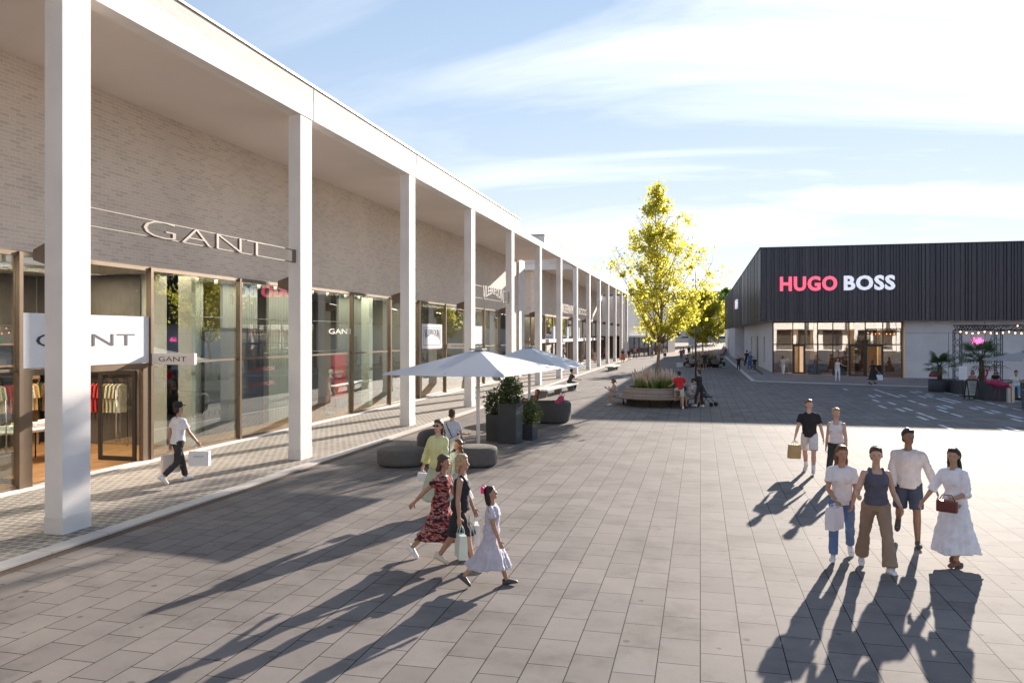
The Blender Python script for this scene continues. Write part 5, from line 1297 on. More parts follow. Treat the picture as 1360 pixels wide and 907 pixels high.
    def sleeves(b, frac, g):
        for sd, s in (('L', -1), ('R', 1)):
            sp_, elb, wr, fa = arms[sd]
            b.capsule(T(s*0.05, -0.012, 0.485), 0.040+g*0.6, T(s*(sw-0.02), -0.004, 0.437), 0.052+g*0.5, 8)
            if frac <= 1: b.capsule(sp_, 0.050+g*0.6, sp_.lerp(elb, frac), 0.046+g*1.2, 10, True, False)
            else:
                b.capsule(sp_, 0.050+g*0.6, elb, 0.042+g, 10, True, True); b.capsule(elb, 0.042+g, elb.lerp(wr, frac-1), 0.030+g*1.1, 10, True, False)
    def legwear(b, frac, g, flare=0.0):
        for sd in 'LR':
            hip, kn, an, fd, dn = legs[sd]
            b.ell(hip+Vector((0, 0, 0.0)), (0.095+g, 0.10+g, 0.10+g), 10)
            if frac <= 1: b.capsule(hip, 0.092+g, hip.lerp(kn, frac), 0.066+g*1.5+flare, 10, True, False)
            else: b.capsule(hip, 0.090+g, kn, 0.060+g, 10); b.capsule(kn, 0.060+g, kn.lerp(an, frac-1), 0.046+g+flare, 10, True, False)
        torso(b, g, z0=-0.06, z1=0.05)
    def skirt(b, hemz, rx0, flare, folds=7, amp=0.05, z_top=0.14):
        rings = []; N = 44; n = 12
        def lp(sd, z):
            hip, kn, an, fd, dn = legs[sd]
            if z >= kn.z: f_ = (hip.z-z)/max(1e-3, hip.z-kn.z); return hip.lerp(kn, min(max(f_, 0), 1))
            return kn.lerp(an, min(1, (kn.z-z)/max(1e-3, kn.z-an.z)))
        ztop = hipz+z_top; hz = mz+hemz
        for i in range(n+1):
            f_ = i/n; z = ztop+(hz-ztop)*f_
            if z > hipz: c = Vector((0, 0, 0)); ex = 0.0; c = T(0, 0, z-hipz); c = Vector((c.x, c.y, 0)); rx, ry = 0.155+(ztop-z)/max(z_top, .01)*0.025, 0.132+(ztop-z)/max(z_top, .01)*0.02
            else:
                a_, b_ = lp('L', z), lp('R', z); c = (a_+b_)/2; rx = max(rx0, abs(a_.x-b_.x)/2+0.09)+flare*f_; ry = abs(a_.y-b_.y)/2+0.095+flare*0.8*f_
            ring = []
            for k in range(N):
                a = 2*math.pi*k/N; w_ = 1+amp*f_*math.sin(folds*a+1.3*math.sin(a*2)+h)+amp*0.5*f_*math.sin(folds*2.3*a)
                ring.append(Vector((c.x+rx*w_*math.cos(a), c.y+ry*w_*math.sin(a), z+0.012*math.sin(3*a)*f_)))
            rings.append(ring)
        b.loft(rings, True, True)
    tm_ = topmat or cl(tkind+'_'+'_'.join('%d' % int(c*50) for c in tcol), tcol)
    bm_ = botmat or (cl(bkind+'_'+'_'.join('%d' % int(c*50) for c in bcol), bcol) if bcol else tm_)
    if bkind in ('dress', 'dress_mid', 'dress_long'):
        b = MB(); torso(b, 0.018, z0=0.0, z1={'tee': 0.5, 'long': 0.5, 'puff': 0.5, 'tank': 0.45}[tkind])
        if tkind == 'tee': sleeves(b, 0.5, 0.016)
        elif tkind == 'puff': sleeves(b, 1.25, 0.030)
        elif tkind == 'long': sleeves(b, 1.9, 0.014)
        else:
            for s in (-1, 1): b.capsule(T(s*0.085, 0.085, 0.42), 0.026, T(s*0.085, 0.01, 0.515), 0.024, 8); b.capsule(T(s*0.085, 0.01, 0.515), 0.024, T(s*0.085, -0.075, 0.42), 0.026, 8)
        hz = {'dress': 0.52, 'dress_mid': 0.33, 'dress_long': 0.20}[bkind]
        skirt(b, hz, 0.17, {'dress': 0.03, 'dress_mid': 0.08, 'dress_long': 0.09}[bkind], amp=0.04 if bkind == 'dress' else 0.09)
        b.xf(off); o = b.build('dress', tm_, t); fuse(o, vx*sc, 2)
        if near: crease(o, 0.010, h)
    else:
        if bkind == 'skirt' or bkind == 'skirt_long':
            b = MB(); skirt(b, 0.30 if bkind == 'skirt' else 0.2, 0.17, 0.13, amp=0.06); b.xf(off); o = b.build('skirt', bm_, t); fuse(o, vx*sc, 2)
            if near: crease(o, 0.008, h)
        else:
            b = MB()
            if bkind == 'shorts': legwear(b, 0.85, 0.016, 0.012)
            elif bkind == 'hotpants': legwear(b, 0.35, 0.012, 0.008)
            elif bkind == 'wide': legwear(b, 1.97, 0.016, 0.040)
            elif bkind == 'jeans': legwear(b, 1.93, 0.010, 0.010)
            else: legwear(b, 1.9, 0.010, 0.006)
            b.xf(off); o = b.build('shorts' if bkind in ('shorts', 'hotpants') else 'trousers', bm_, t); fuse(o, vx*sc, 2)
            if near: crease(o, 0.008, h)
        b = MB()
        z0 = {'tee': -0.06, 'long': -0.06, 'blouse': -0.06, 'tank': -0.02, 'crop': 0.12}[tkind]
        g = {'tee': 0.022, 'long': 0.030, 'blouse': 0.05, 'tank': 0.024, 'crop': 0.014}[tkind]
        torso(b, g, z0=z0, z1=0.5 if tkind in ('tee', 'long', 'blouse') else 0.45)
        if tkind == 'tee': sleeves(b, 0.62, 0.022)
        if tkind == 'long': sleeves(b, 1.92, 0.018)
        if tkind == 'blouse': sleeves(b, 1.8, 0.045)
        if tkind in ('tank', 'crop'):
            for s in (-1, 1): b.capsule(T(s*0.085, 0.085, 0.42), 0.026, T(s*0.085, 0.01, 0.515), 0.024, 8); b.capsule(T(s*0.085, 0.01, 0.515), 0.024, T(s*0.085, -0.075, 0.42), 0.026, 8)
        b.xf(off); o = b.build({'tee': 't_shirt', 'long': 'shirt', 'blouse': 'blouse', 'tank': 'tank_top', 'crop': 'tank_top'}[tkind], tm_, t); fuse(o, vx*sc, 2)
        if near: crease(o, 0.010, h)
    Mw = Matrix.Translation(Vector(loc)) @ Matrix.Rotation(R(yaw), 4, 'Z')
    out = {k: Mw @ (off @ v) for k, v in hands.items()}
    out['root'] = t; out['head'] = Mw @ (off @ Hp(0, 0, 0.2)); out['neck'] = Mw @ (off @ T(0, 0, 0.5)); out['Mw'] = Mw; out['off'] = off; out['T'] = T; out['Hp'] = Hp; out['chest'] = Mw @ (off @ T(0, 0.13, 0.3))
    return out

def bag(hand, rz, w, d, h, col, label, cat='bag', name='shopping_bag', drop=0.13, print_=None, tilt=0):
    t = root(name, label, cat, tuple(hand), rz)
    mt = M('paper_%d_%d_%d' % tuple(int(c*30) for c in col), col, 0.6, var=0.04)
    b = MB(); w2, d2 = w/2, d/2
    b.loft([[(-w2, -d2, -drop-h), (w2, -d2, -drop-h), (w2, d2, -drop-h), (-w2, d2, -drop-h)], [(-w2*1.01, -d2*1.05, -drop-h*0.5), (w2*1.01, -d2*1.05, -drop-h*0.5), (w2*1.01, d2*1.05, -drop-h*0.5), (-w2*1.01, d2*1.05, -drop-h*0.5)], [(-w2, -d2*0.8, -drop), (w2, -d2*0.8, -drop), (w2, d2*0.8, -drop), (-w2, d2*0.8, -drop)]], True, False)
    if tilt: b.xf(Matrix.Rotation(R(tilt), 4, 'Y'))
    b.build('bag_body', mt, t)
    b = MB()
    for s in (-1, 1): b.tube([(-w*0.22, s*d2*0.7, -drop), (-w*0.17, s*d2*0.4, -drop*0.3), (0, 0, 0.0), (w*0.17, s*d2*0.4, -drop*0.3), (w*0.22, s*d2*0.7, -drop)], 0.006, 6)
    if tilt: b.xf(Matrix.Rotation(R(tilt), 4, 'Y'))
    b.build('handle', mt, t)
    if print_:
        text(print_, w*0.5, 0.035, 0.001, facing((0, -d2*1.0-0.004, -drop-h*0.35), (0, -1, 0)), M('print_dark', (0.1, 0.08, 0.07), 0.7), 'lettering', t, world=False)
    return t

def pattern_mat():
    m = bpy.data.materials.new('patterned_cloth'); m.use_nodes = True; nt = NT(m); p = nt.n['Principled BSDF']; p.inputs['Roughness'].default_value = 0.85
    g = nt.new('ShaderNodeTexCoord'); mp = nt.new('ShaderNodeMapping'); mp.inputs['Scale'].default_value = (9, 9, 24); nt.link(g.outputs['Object'], mp.inputs[0])
    n = nt.new('ShaderNodeTexNoise'); n.inputs['Scale'].default_value = 1.3; n.inputs['Detail'].default_value = 2; nt.link(mp.outputs[0], n.inputs['Vector'])
    c = ramp(nt, n.outputs['Fac'], [(0.0, (0.015, 0.013, 0.015)), (0.47, (0.02, 0.015, 0.018)), (0.50, (0.48, 0.07, 0.06)), (0.57, (0.42, 0.06, 0.07)), (0.60, (0.55, 0.45, 0.38)), (0.66, (0.03, 0.02, 0.02))])
    nt.link(c, p.inputs['Base Color']); return m
patt = pattern_mat()
W_ = (0.74, 0.73, 0.74)
# --- left foreground group, walking to the right
g = G(585, 742)
w1 = person(g, 1.64, -102, 'woman in a dark red patterned dress and white trainers, arm stretched out to the left', dict(thL=26, kL=6, thR=-24, kR=20, shL=18, elL=14, shR=-48, abR=14, elR=6, lean=6), ('tee', (0.1, 0.02, 0.02)), ('dress_mid', None), 'tan', ('bob', 'brown'), (0.75, 0.75, 0.76), True, topmat=patt)
g = G(611, 753)
w2 = person(g, 1.66, -82, 'blonde woman in a black sleeveless dress and pale wedge shoes', dict(thL=-14, kL=22, thR=18, kR=4, shL=12, elL=10, shR=-4, elR=10, abR=15, abL=13), ('tank', (0.016, 0.016, 0.02)), ('dress', None), 'tan', ('bob', 'blond'), (0.68, 0.60, 0.50), True, hy=-10)
g = G(652, 778)
w3 = person(g, 1.38, -86, 'girl in a lilac grey dress with a pink hair bow and dark sneakers', dict(thL=20, kL=5, thR=-22, kR=22, shL=-10, elL=8, shR=14, elR=8, abR=6), ('tee', (0.50, 0.47, 0.52)), ('dress_mid', None), 'tan', ('long', 'dark'), (0.06, 0.055, 0.06), True, hy=0, hp=-14, topmat=cl('lilac', (0.50, 0.47, 0.53)))
bw_ = root('hair_bow', 'pink bow tied in the dark hair of the girl in lilac grey', 'hair bow', tuple(w3['Mw'] @ (w3['off'] @ w3['Hp'](0, -0.11, 0.24))), R(-86))
b = MB()
for s in (-1, 1): b.loft([[(0, -0.01, -0.012), (0, 0.01, -0.012), (0, 0.01, 0.012), (0, -0.01, 0.012)], [(s*0.05, -0.02, -0.045), (s*0.05, 0.02, -0.045), (s*0.05, 0.02, 0.05), (s*0.05, -0.02, 0.05)], [(s*0.085, -0.02, -0.035), (s*0.085, 0.02, -0.035), (s*0.085, 0.02, 0.035), (s*0.085, -0.02, 0.035)]], True, True)
b.ell((0, 0, 0), (0.022, 0.022, 0.022), 8); b.build('ribbon', M('bow_pink', (0.72, 0.03, 0.18), 0.6), bw_)
bag(w2['R']+Vector((0.02, 0, 0)), R(-60), 0.30, 0.12, 0.34, (0.55, 0.62, 0.55), 'pale green and white carrier bag held by the blonde woman', print_=None)
bag(w2['L'], R(-70), 0.28, 0.10, 0.30, (0.72, 0.70, 0.70), 'white carrier bag on the far side of the blonde woman')
# --- pair behind them
g = G(583, 683)
w4 = person(g, 1.79, 158, 'woman in a loose pale yellow blouse and sunglasses carrying a small white bag', dict(thL=14, kL=4, thR=-12, kR=16, shL=14, elL=20, shR=-6, abR=26, elR=8), ('blouse', (0.62, 0.62, 0.30)), ('skirt', (0.42, 0.46, 0.34)), 'light', ('long', 'brown'), W_, True, hy=10, hp=-6)
sg = root('sunglasses', 'dark sunglasses on the woman in the yellow blouse', 'sunglasses', tuple(w4['Mw'] @ (w4['off'] @ w4['Hp'](0, 0.1, 0.168))), R(168))
b = MB()
for s in (-1, 1): b.ell((s*0.034, 0, 0), (0.030, 0.008, 0.022), 10); b.tube([(s*0.064, 0, 0.008), (s*0.085, -0.09, 0.0)], 0.004, 5)
b.tube([(-0.02, 0.0, 0.006), (0.02, 0.0, 0.006)], 0.004, 5); b.build('frame', M('black_gloss', (0.01, 0.01, 0.01), 0.2), sg)
bag(w4['R'], R(160), 0.20, 0.09, 0.15, W_, 'small white handbag held out by the woman in yellow', drop=0.05, name='handbag')
g = G(609, 679)
w5 = person(g, 1.40, 170, 'child with long curly brown hair in a pale blue top', dict(WALK, shL=8, shR=-8), ('tee', (0.50, 0.56, 0.62)), ('skirt', (0.55, 0.6, 0.62)), 'tan', ('curly', 'auburn'), W_, True, hy=-25)
# seated man on the loungers, seen from behind
g = G(606, 596)
w6 = person((-6.62, 20.35, 0), 1.80, -18, 'man in pale blue shirt with black strap sitting on the loungers, seen from behind', dict(SIT, lean=8), ('tee', (0.58, 0.62, 0.76)), ('shorts', (0.25, 0.25, 0.28)), 'light', ('short', 'brown'), (0.1, 0.1, 0.1), seat=0.44)
sr = root('crossbody_bag', 'black crossbody strap and pouch on the seated man in pale blue', 'bag', (-6.62, 20.35, 0), R(-18))
b = MB(); T6 = w6['T']; of = w6['off']
b.tube([of @ T6(-0.13, 0.0, 0.52), of @ T6(-0.09, -0.115, 0.42), of @ T6(0.02, -0.145, 0.28), of @ T6(0.12, -0.13, 0.12), of @ T6(0.19, -0.03, 0.02)], 0.012, 6); b.build('strap', blk, sr)
b = MB(); b.bbox(-0.09, 0.09, -0.04, 0.04, -0.1, 0.06, 0.02); b.v = [(of @ T6(0.20, 0.02, 0.02))+v for v in b.v]; b.build('pouch', blk, sr)
# man in the arcade with white bags
g = G(236, 641)
w7 = person(g, 1.87, -26, 'man in a white t-shirt and black cap walking along the arcade with white bags', dict(thL=20, kL=6, thR=-10, kR=40, shL=-16, elL=20, shR=22, elR=14, abR=14), ('tee', (0.72, 0.71, 0.75)), ('trousers', (0.035, 0.03, 0.032)), 'tan', ('short', 'dark'), W_, hat=(0.02, 0.02, 0.022), hp=-5)
bag(w7['R'], R(14), 0.46, 0.14, 0.34, (0.76, 0.75, 0.77), 'large white carrier bag at the right hand of the man in the arcade', print_='GANT')
bag(w7['L'], R(60), 0.40, 0.14, 0.42, (0.70, 0.62, 0.56), 'pale carrier bag at the left hand of the man in the arcade')
# mannequin in the window
g = G(440, 545)
mn = person((-15.15, 30.25, 0.07), 1.88, -75, 'white headed mannequin in a red checked dress behind the shop glass', dict(STAND, abL=16, abR=16), ('tee', (0.1, 0.02, 0.02)), ('dress_mid', None), 'light', ('bald', 'dark'), W_, True, False, topmat=None, name='mannequin')
for c in SC.objects:
    if c.parent == mn['root']:
        if c.name.startswith('body'): c.data.materials[0] = M('mannequin_white', (0.68, 0.66, 0.60), 0.4)
        if c.name.startswith('dress'):
            c.data.materials[0] = M('check_cloth', (0.42, 0.20, 0.20), 0.85, var=0.75, nscale=11)
mn['root']['category'] = 'mannequin'
# bench sitter
w9 = person((-7.82, 47.5, 0), 1.72, -62, 'man in dark t-shirt and red cap sitting on the end of the long bench', dict(SIT, lean=24, shL=35, shR=38, elL=45, elR=40), ('tee', (0.05, 0.045, 0.045)), ('trousers', (0.025, 0.022, 0.024)), 'light', ('short', 'dark'), W_, hat=(0.5, 0.05, 0.05), near=False, seat=0.46, hp=-20)
# lying figure and pink bag in the tub sofa
w10 = person((-6.7, 30.1, 0.0), 1.66, 96, 'woman lying back in the dark tub sofa, head towards the right', dict(thL=88, kL=20, thR=84, kR=35, shL=30, elL=60, shR=10, elR=70, lean=-58, abL=20), ('crop', (0.10, 0.05, 0.05)), ('hotpants', (0.06, 0.05, 0.06)), 'tan', ('long', 'auburn'), (0.2, 0.1, 0.08), True, False, seat=0.66)
bp_ = root('backpack', 'pink backpack lying on the rim of the dark tub sofa', 'bag', (-5.35, 30.15, 0.62), R(20))
b = MB(); b.capsule((-0.06, 0, 0.1), 0.15, (0.08, 0, 0.30), 0.12, 12, flat=0.7); b.build('bag_body', M('bag_pink', (0.55, 0.07, 0.16), 0.7, var=0.25, nscale=15), bp_)
b = MB(); b.tube([(0.05, 0, 0.38), (0.14, 0, 0.50), (0.20, 0, 0.48), (0.16, 0, 0.30)], 0.012, 6); b.tube([(-0.02, 0.06, 0.36), (0.02, 0.06, 0.46), (0.1, 0.06, 0.42)], 0.01, 6); b.build('strap', M('bag_pink', (0.55, 0.07, 0.16), 0.7), bp_)

# --- right foreground
g = G(1075, 628)
m17 = person(g, 1.82, 164, 'young man in a black t-shirt and pale shorts with a brown paper bag', dict(thL=20, kL=6, thR=-12, kR=22, shL=-12, elL=12, shR=14, elR=12, abL=14, abR=12), ('tee', (0.016, 0.016, 0.018)), ('shorts', (0.62, 0.60, 0.62)), 'light', ('short', 'auburn'), (0.5, 0.5, 0.5), sock=(0.75, 0.75, 0.75), hy=20)
bag(m17['R']+Vector((0.0, 0.0, 0.01)), R(28), 0.30, 0.12, 0.34, (0.50, 0.33, 0.14), 'brown paper carrier bag held by the young man in black', drop=0.10, tilt=4)
g = G(1111, 640)
w18 = person(g, 1.74, 162, 'young woman in a white tank top and black trousers with blonde bun', dict(WALK2, shR=-10, abL=12), ('tank', (0.72, 0.66, 0.66)), ('trousers', (0.03, 0.03, 0.035)), 'light', ('bun', 'blond'), (0.3, 0.3, 0.3), True, hy=38, hp=0)
g = G(1118, 742)
w19 = person(g, 1.74, 172, 'woman in white t-shirt and blue jeans with long auburn hair and pale bag', dict(thL=-16, kL=18, thR=20, kR=4, shL=-4, elL=42, shR=6, elR=55, inL=20, inR=30, lean=4), ('tee', (0.74, 0.72, 0.73)), ('jeans', (0.11, 0.18, 0.34)), 'tan', ('long', 'auburn'), W_, True, hy=15)
bag(w19['R']+Vector((-0.06, -0.02, 0.0)), R(55), 0.30, 0.14, 0.32, (0.72, 0.68, 0.72), 'crumpled white carrier bag held by the woman in blue jeans', drop=0.06)
g = G(1163, 757)
w20 = person(g, 1.80, 178, 'woman in a dark grey top and wide brown trousers, arms raised at her sides', dict(thL=22, kL=3, thR=-18, kR=10, spl=5, shL=-8, elL=60, shR=4, elR=85, abL=16, abR=20, inL=0, inR=10, twist=6), ('tank', (0.095, 0.09, 0.12)), ('wide', (0.30, 0.205, 0.14)), 'light', ('pony', 'brown'), W_, True, hy=-5)
g = G(1206, 722)
m21 = person(g, 1.88, 168, 'man in a pale long sleeved shirt and dark denim shorts', dict(thL=12, kL=3, thR=-6, kR=56, shL=6, elL=8, shR=2, elR=30, abL=22, inR=10, abR=8), ('long', (0.58, 0.52, 0.50)), ('shorts', (0.045, 0.055, 0.085)), 'dark', ('short', 'dark'), (0.05, 0.04, 0.04), hy=28, hp=2)
g = G(1268, 749)
w22 = person(g, 1.72, 132, 'woman in a long white dress and brown sandals with long dark hair', dict(thL=14, kL=4, thR=-14, kR=12, shL=-4, elL=78, shR=14, elR=12, abR=26, abL=6, inL=20), ('puff', (0.78, 0.76, 0.80)), ('dress_long', None), 'tan', ('long', 'dark'), (0.20, 0.07, 0.04), True, hy=18, topmat=cl('white_dress', (0.78, 0.76, 0.80)))
hb2 = root('handbag', 'small reddish brown handbag held by the woman in the white dress', 'bag', tuple(w22['L']+Vector((0, -0.05, 0))), R(150))
b = MB(); b.bbox(-0.14, 0.14, -0.045, 0.045, -0.15, 0.02, 0.03); b.build('bag_body', M('leather_red', (0.13, 0.035, 0.03), 0.4, var=0.1), hb2)
b = MB(); b.tube([(-0.11, 0, 0.01), (-0.06, 0, 0.10), (0.06, 0, 0.10), (0.11, 0, 0.01)], 0.008, 6); b.build('handle', M('leather_red', (0.13, 0.035, 0.03), 0.4), hb2)

# --- around the near tree bench
def far(px, py, h, yaw, label, pose, top, bottom, sk='light', hair=('short', 'brown'), shoes=(0.5, 0.5, 0.5), fem=False, z=0.0, **kw):
    g = G(px, py, z)
    return person(tuple(g), h, yaw, label, pose, top, bottom, sk, hair, shoes, fem, False, **kw)
person((T1.x-1.80, T1.y-0.75, 0), 1.66, 118, 'woman in pale top and denim shorts on the left end of the tree bench', dict(SIT, lean=22, shL=26, shR=26, elL=105, elR=100), ('crop', (0.55, 0.45, 0.42)), ('hotpants', (0.25, 0.33, 0.48)), 'tan', ('pony', 'brown'), (0.75, 0.7, 0.7), True, False, seat=0.45)
far(903, 543, 1.74, 14, 'man in red t-shirt and pale shorts at the tree bench with one foot up', dict(thL=75, kL=70, thR=-4, kR=2, shL=10, elL=60, shR=4, elR=50, lean=16, abR=30, abL=25), ('tee', (0.55, 0.015, 0.02)), ('shorts', (0.55, 0.53, 0.50)), 'light', ('short', 'dark'), W_)
far(930, 541, 1.78, 62, 'bearded man in a black t-shirt and black trousers standing right of the tree bench', dict(thL=20, kL=14, thR=-2, kR=2, shL=18, elL=60, shR=6, elR=40, lean=10), ('tee', (0.02, 0.02, 0.022)), ('trousers', (0.02, 0.02, 0.022)), 'light', ('short', 'brown'), W_, hp=-10)
person((T1.x+1.72, T1.y-0.75, 0), 1.74, -115, 'man in grey shorts sitting on the tree bench between the red and black shirts', dict(SIT, lean=10), ('tee', (0.62, 0.62, 0.63)), ('shorts', (0.30, 0.28, 0.25)), 'tan', ('short', 'dark'), (0.03, 0.03, 0.03), False, False, seat=0.45)
person((T1.x+1.25, T1.y-1.38, 0), 1.70, -160, 'person in black sitting on the tree bench behind the man in red', dict(SIT, lean=6), ('tee', (0.04, 0.035, 0.035)), ('shorts', (0.35, 0.24, 0.16)), 'tan', ('short', 'dark'), (0.03, 0.03, 0.03), False, False, seat=0.45)
# pushchair beside them
g = G(939, 540)
st = root('pushchair', 'black folding pushchair parked right of the bearded man', 'pushchair', (g.x, g.y+0.35, 0), R(60))
b = MB()
for s in (-0.22, 0.22):
    b.tube([(s, -0.35, 0.1), (s, 0.1, 0.55), (s, 0.38, 1.0), (s, 0.5, 1.05)], 0.014, 6); b.tube([(s, 0.35, 0.1), (s, 0.0, 0.55)], 0.014, 6)
b.tube([(-0.22, 0.5, 1.05), (0.22, 0.5, 1.05)], 0.018, 6); b.build('frame', blk, st)
b = MB(); b.bbox(-0.2, 0.2, -0.2, 0.15, 0.42, 0.48, 0.02); b.loft([[(-0.2, 0.1, 0.45), (0.2, 0.1, 0.45), (0.2, 0.16, 0.45), (-0.2, 0.16, 0.45)], [(-0.2, 0.3, 0.95), (0.2, 0.3, 0.95), (0.2, 0.34, 0.95), (-0.2, 0.34, 0.95)]], True, False); b.build('seat', M('canvas_black', (0.03, 0.03, 0.035), 0.8), st)
for x, y in ((-0.22, -0.35), (0.22, -0.35), (-0.22, 0.35), (0.22, 0.35)):
    b = MB(); b.tube([(x-0.02, y, 0.1), (x+0.02, y, 0.1)], 0.1, 16, smooth=False); b.build('wheel', M('tyre', (0.02, 0.02, 0.02), 0.8), st)
# --- farther bench group
nb_ = (0.02, 0.02, 0.022)
far(936, 490.5, 1.74, 175, 'man in black standing in front of the farther round bench', STAND2, ('tee', nb_), ('shorts', (0.05, 0.05, 0.05)), 'tan', ('short', 'dark'))
far(928.5, 490, 1.68, 150, 'woman in grey with bare legs standing by the lamp mast near the farther bench', STAND, ('tee', (0.22, 0.18, 0.15)), ('hotpants', (0.1, 0.1, 0.1)), 'tan', ('long', 'brown'), fem=True)
for i, (a, lb, tc) in enumerate(((-30, 'person in black sitting at the right end of the farther round bench', nb_), (-75, 'person in charcoal sitting at the front of the farther round bench', (0.06, 0.05, 0.06)), (-112, 'person in dark brown sitting at the front left of the farther round bench', (0.09, 0.05, 0.04)), (-150, 'person in navy sitting at the left end of the farther round bench', (0.03, 0.04, 0.08)))):
    a = R(a); person((T2.x+1.95*math.cos(a), T2.y+1.95*math.sin(a), 0), 1.72, math.degrees(a)-90, lb, SIT, ('tee', tc), ('trousers', (0.03, 0.03, 0.04)), 'light', ('short', 'dark'), W_, False, False, seat=0.45)
g = G(903, 487.5); 
b = MB(); b.bbox(-0.35, 0.35, -0.25, 0.25, 0, 0.45, 0.03); o = b.build('cargo_box', M('box_white', (0.6, 0.6, 0.6), 0.5)); o.location = g; tag(o, 'small white box standing left of the farther round bench', 'box')
far(907.7, 477.5, 1.72, 10, 'walker in a pinkish red top left of the wayfinding totem', WALK, ('tee', (0.5, 0.08, 0.12)), ('trousers', (0.35, 0.38, 0.45)), fem=True)
far(904.3, 478, 1.62, 20, 'walker in dark clothes left of the one in pinkish red', WALK2, ('tee', (0.15, 0.09, 0.07)), ('trousers', (0.2, 0.15, 0.12)))
far(915, 474, 1.78, 185, 'walker in black just left of the totem post', WALK, ('tee', nb_), ('trousers', nb_))
# --- in front of the end wing
qs = [(827, 481.3, 1.72, 200, 'person in dark top and orange skirt standing near the last arcade columns', (0.04, 0.04, 0.05), ('skirt', (0.55, 0.17, 0.05)), True),
 (835.5, 480.5, 1.66, 180, 'person in dark clothes with orange bag in front of the end wing', (0.03, 0.03, 0.04), ('shorts', (0.5, 0.22, 0.10)), False),
 (843.5, 476, 1.78, 30, 'person in pink top and dark trousers before the end wing', (0.60, 0.22, 0.22), ('trousers', (0.06, 0.05, 0.06)), False),
 (848.8, 472.8, 1.78, 200, 'person in white queueing at the end wing', W_, ('trousers', (0.4, 0.42, 0.46)), False),
 (839.5, 472.5, 1.70, 170, 'person in dark blue behind the pink top at the end wing', (0.05, 0.06, 0.12), ('trousers', (0.05, 0.05, 0.06)), False),
 (866, 475.5, 1.80, 190, 'person in grey blue left of the nearest tree trunk', (0.22, 0.25, 0.30), ('trousers', (0.12, 0.11, 0.1)), False),
 (875, 472, 1.72, 150, 'person in red brown right of the tree trunk at the end wing', (0.45, 0.14, 0.09), ('trousers', (0.25, 0.16, 0.12)), True),
 (879, 471.5, 1.66, 200, 'person in pale rose at the end wing doors', (0.62, 0.36, 0.30), ('shorts', (0.35, 0.2, 0.15)), True),
 (871.5, 472.3, 1.64, 120, 'person in orange brown close right of the tree trunk', (0.5, 0.24, 0.10), ('trousers', (0.2, 0.12, 0.09)), True),
 (883, 478.5, 1.80, 170, 'man in white shirt and black apron in front of the end wing', (0.65, 0.65, 0.64), ('shorts', (0.03, 0.03, 0.035)), False),
 (803.5, 479, 1.76, 90, 'person in red brown under the arcade between the far columns', (0.30, 0.08, 0.07), ('trousers', (0.03, 0.03, 0.04)), False),
 (790, 482, 1.66, 40, 'person in pale pink under the arcade behind a far column', (0.62, 0.40, 0.37), ('skirt', (0.55, 0.36, 0.3)), True)]
for i, (px, py, h, yw, lb, tc, bt, fm) in enumerate(qs):
    far(px, py, h, yw, lb, (STAND, STAND2, WALK, WALK2)[i % 4], ('tee', tc), bt, ('light', 'tan')[i % 2], (('short', 'dark'), ('long', 'brown'))[int(fm)], (0.3, 0.3, 0.3), fm)
# --- by the dark building
far(981, 493, 1.42, 180, 'child in black standing on the pale kerb line left of the dark building', STAND, ('tee', nb_), ('trousers', (0.04, 0.045, 0.06)), 'light', ('short', 'brown'))
far(992, 488, 1.76, 20, 'adult in black walking beside the dark building wall', WALK, ('tee', nb_), ('trousers', nb_), 'light', ('short', 'dark'), z=0.15)
far(996, 493, 1.74, 200, 'person in bright blue clothes beside the dark building wall', STAND, ('tee', (0.06, 0.16, 0.42)), ('trousers', (0.08, 0.13, 0.36)), 'light', ('short', 'brown'), z=0.15)
far(1002, 493.5, 1.36, 190, 'child in dark top and green trousers right of the person in bright blue', WALK2, ('tee', (0.03, 0.03, 0.035)), ('trousers', (0.08, 0.12, 0.10)), 'light', ('short', 'dark'), z=0.15)
far(1040, 498, 1.52, -20, 'child in beige and white at the open door of the dark building', WALK, ('tee', (0.55, 0.45, 0.38)), ('trousers', W_), 'light', ('short', 'auburn'), W_, z=0.22)
far(1044.5, 496.5, 1.58, -25, 'person in white entering the door of the dark building', WALK2, ('tee', W_), ('trousers', W_), 'light', ('short', 'brown'), W_, z=0.22)
far(1112.5, 505.5, 1.62, 175, 'woman all in white in front of the glass of the dark building', dict(STAND, abL=50, elL=70), ('tank', (0.7, 0.66, 0.64)), ('trousers', W_), 'light', ('bob', 'brown'), W_, True, z=0.1)
w30 = far(1159, 510.5, 1.66, -60, 'woman in black with a white bag near the right end of the glass front', WALK, ('tee', nb_), ('dress_mid', None), 'tan', ('bob', 'brown'), nb_, True, z=0.06)
bag(w30['R'], R(10), 0.44, 0.14, 0.36, (0.74, 0.75, 0.8), 'white carrier bag held by the woman in black near the glass front')
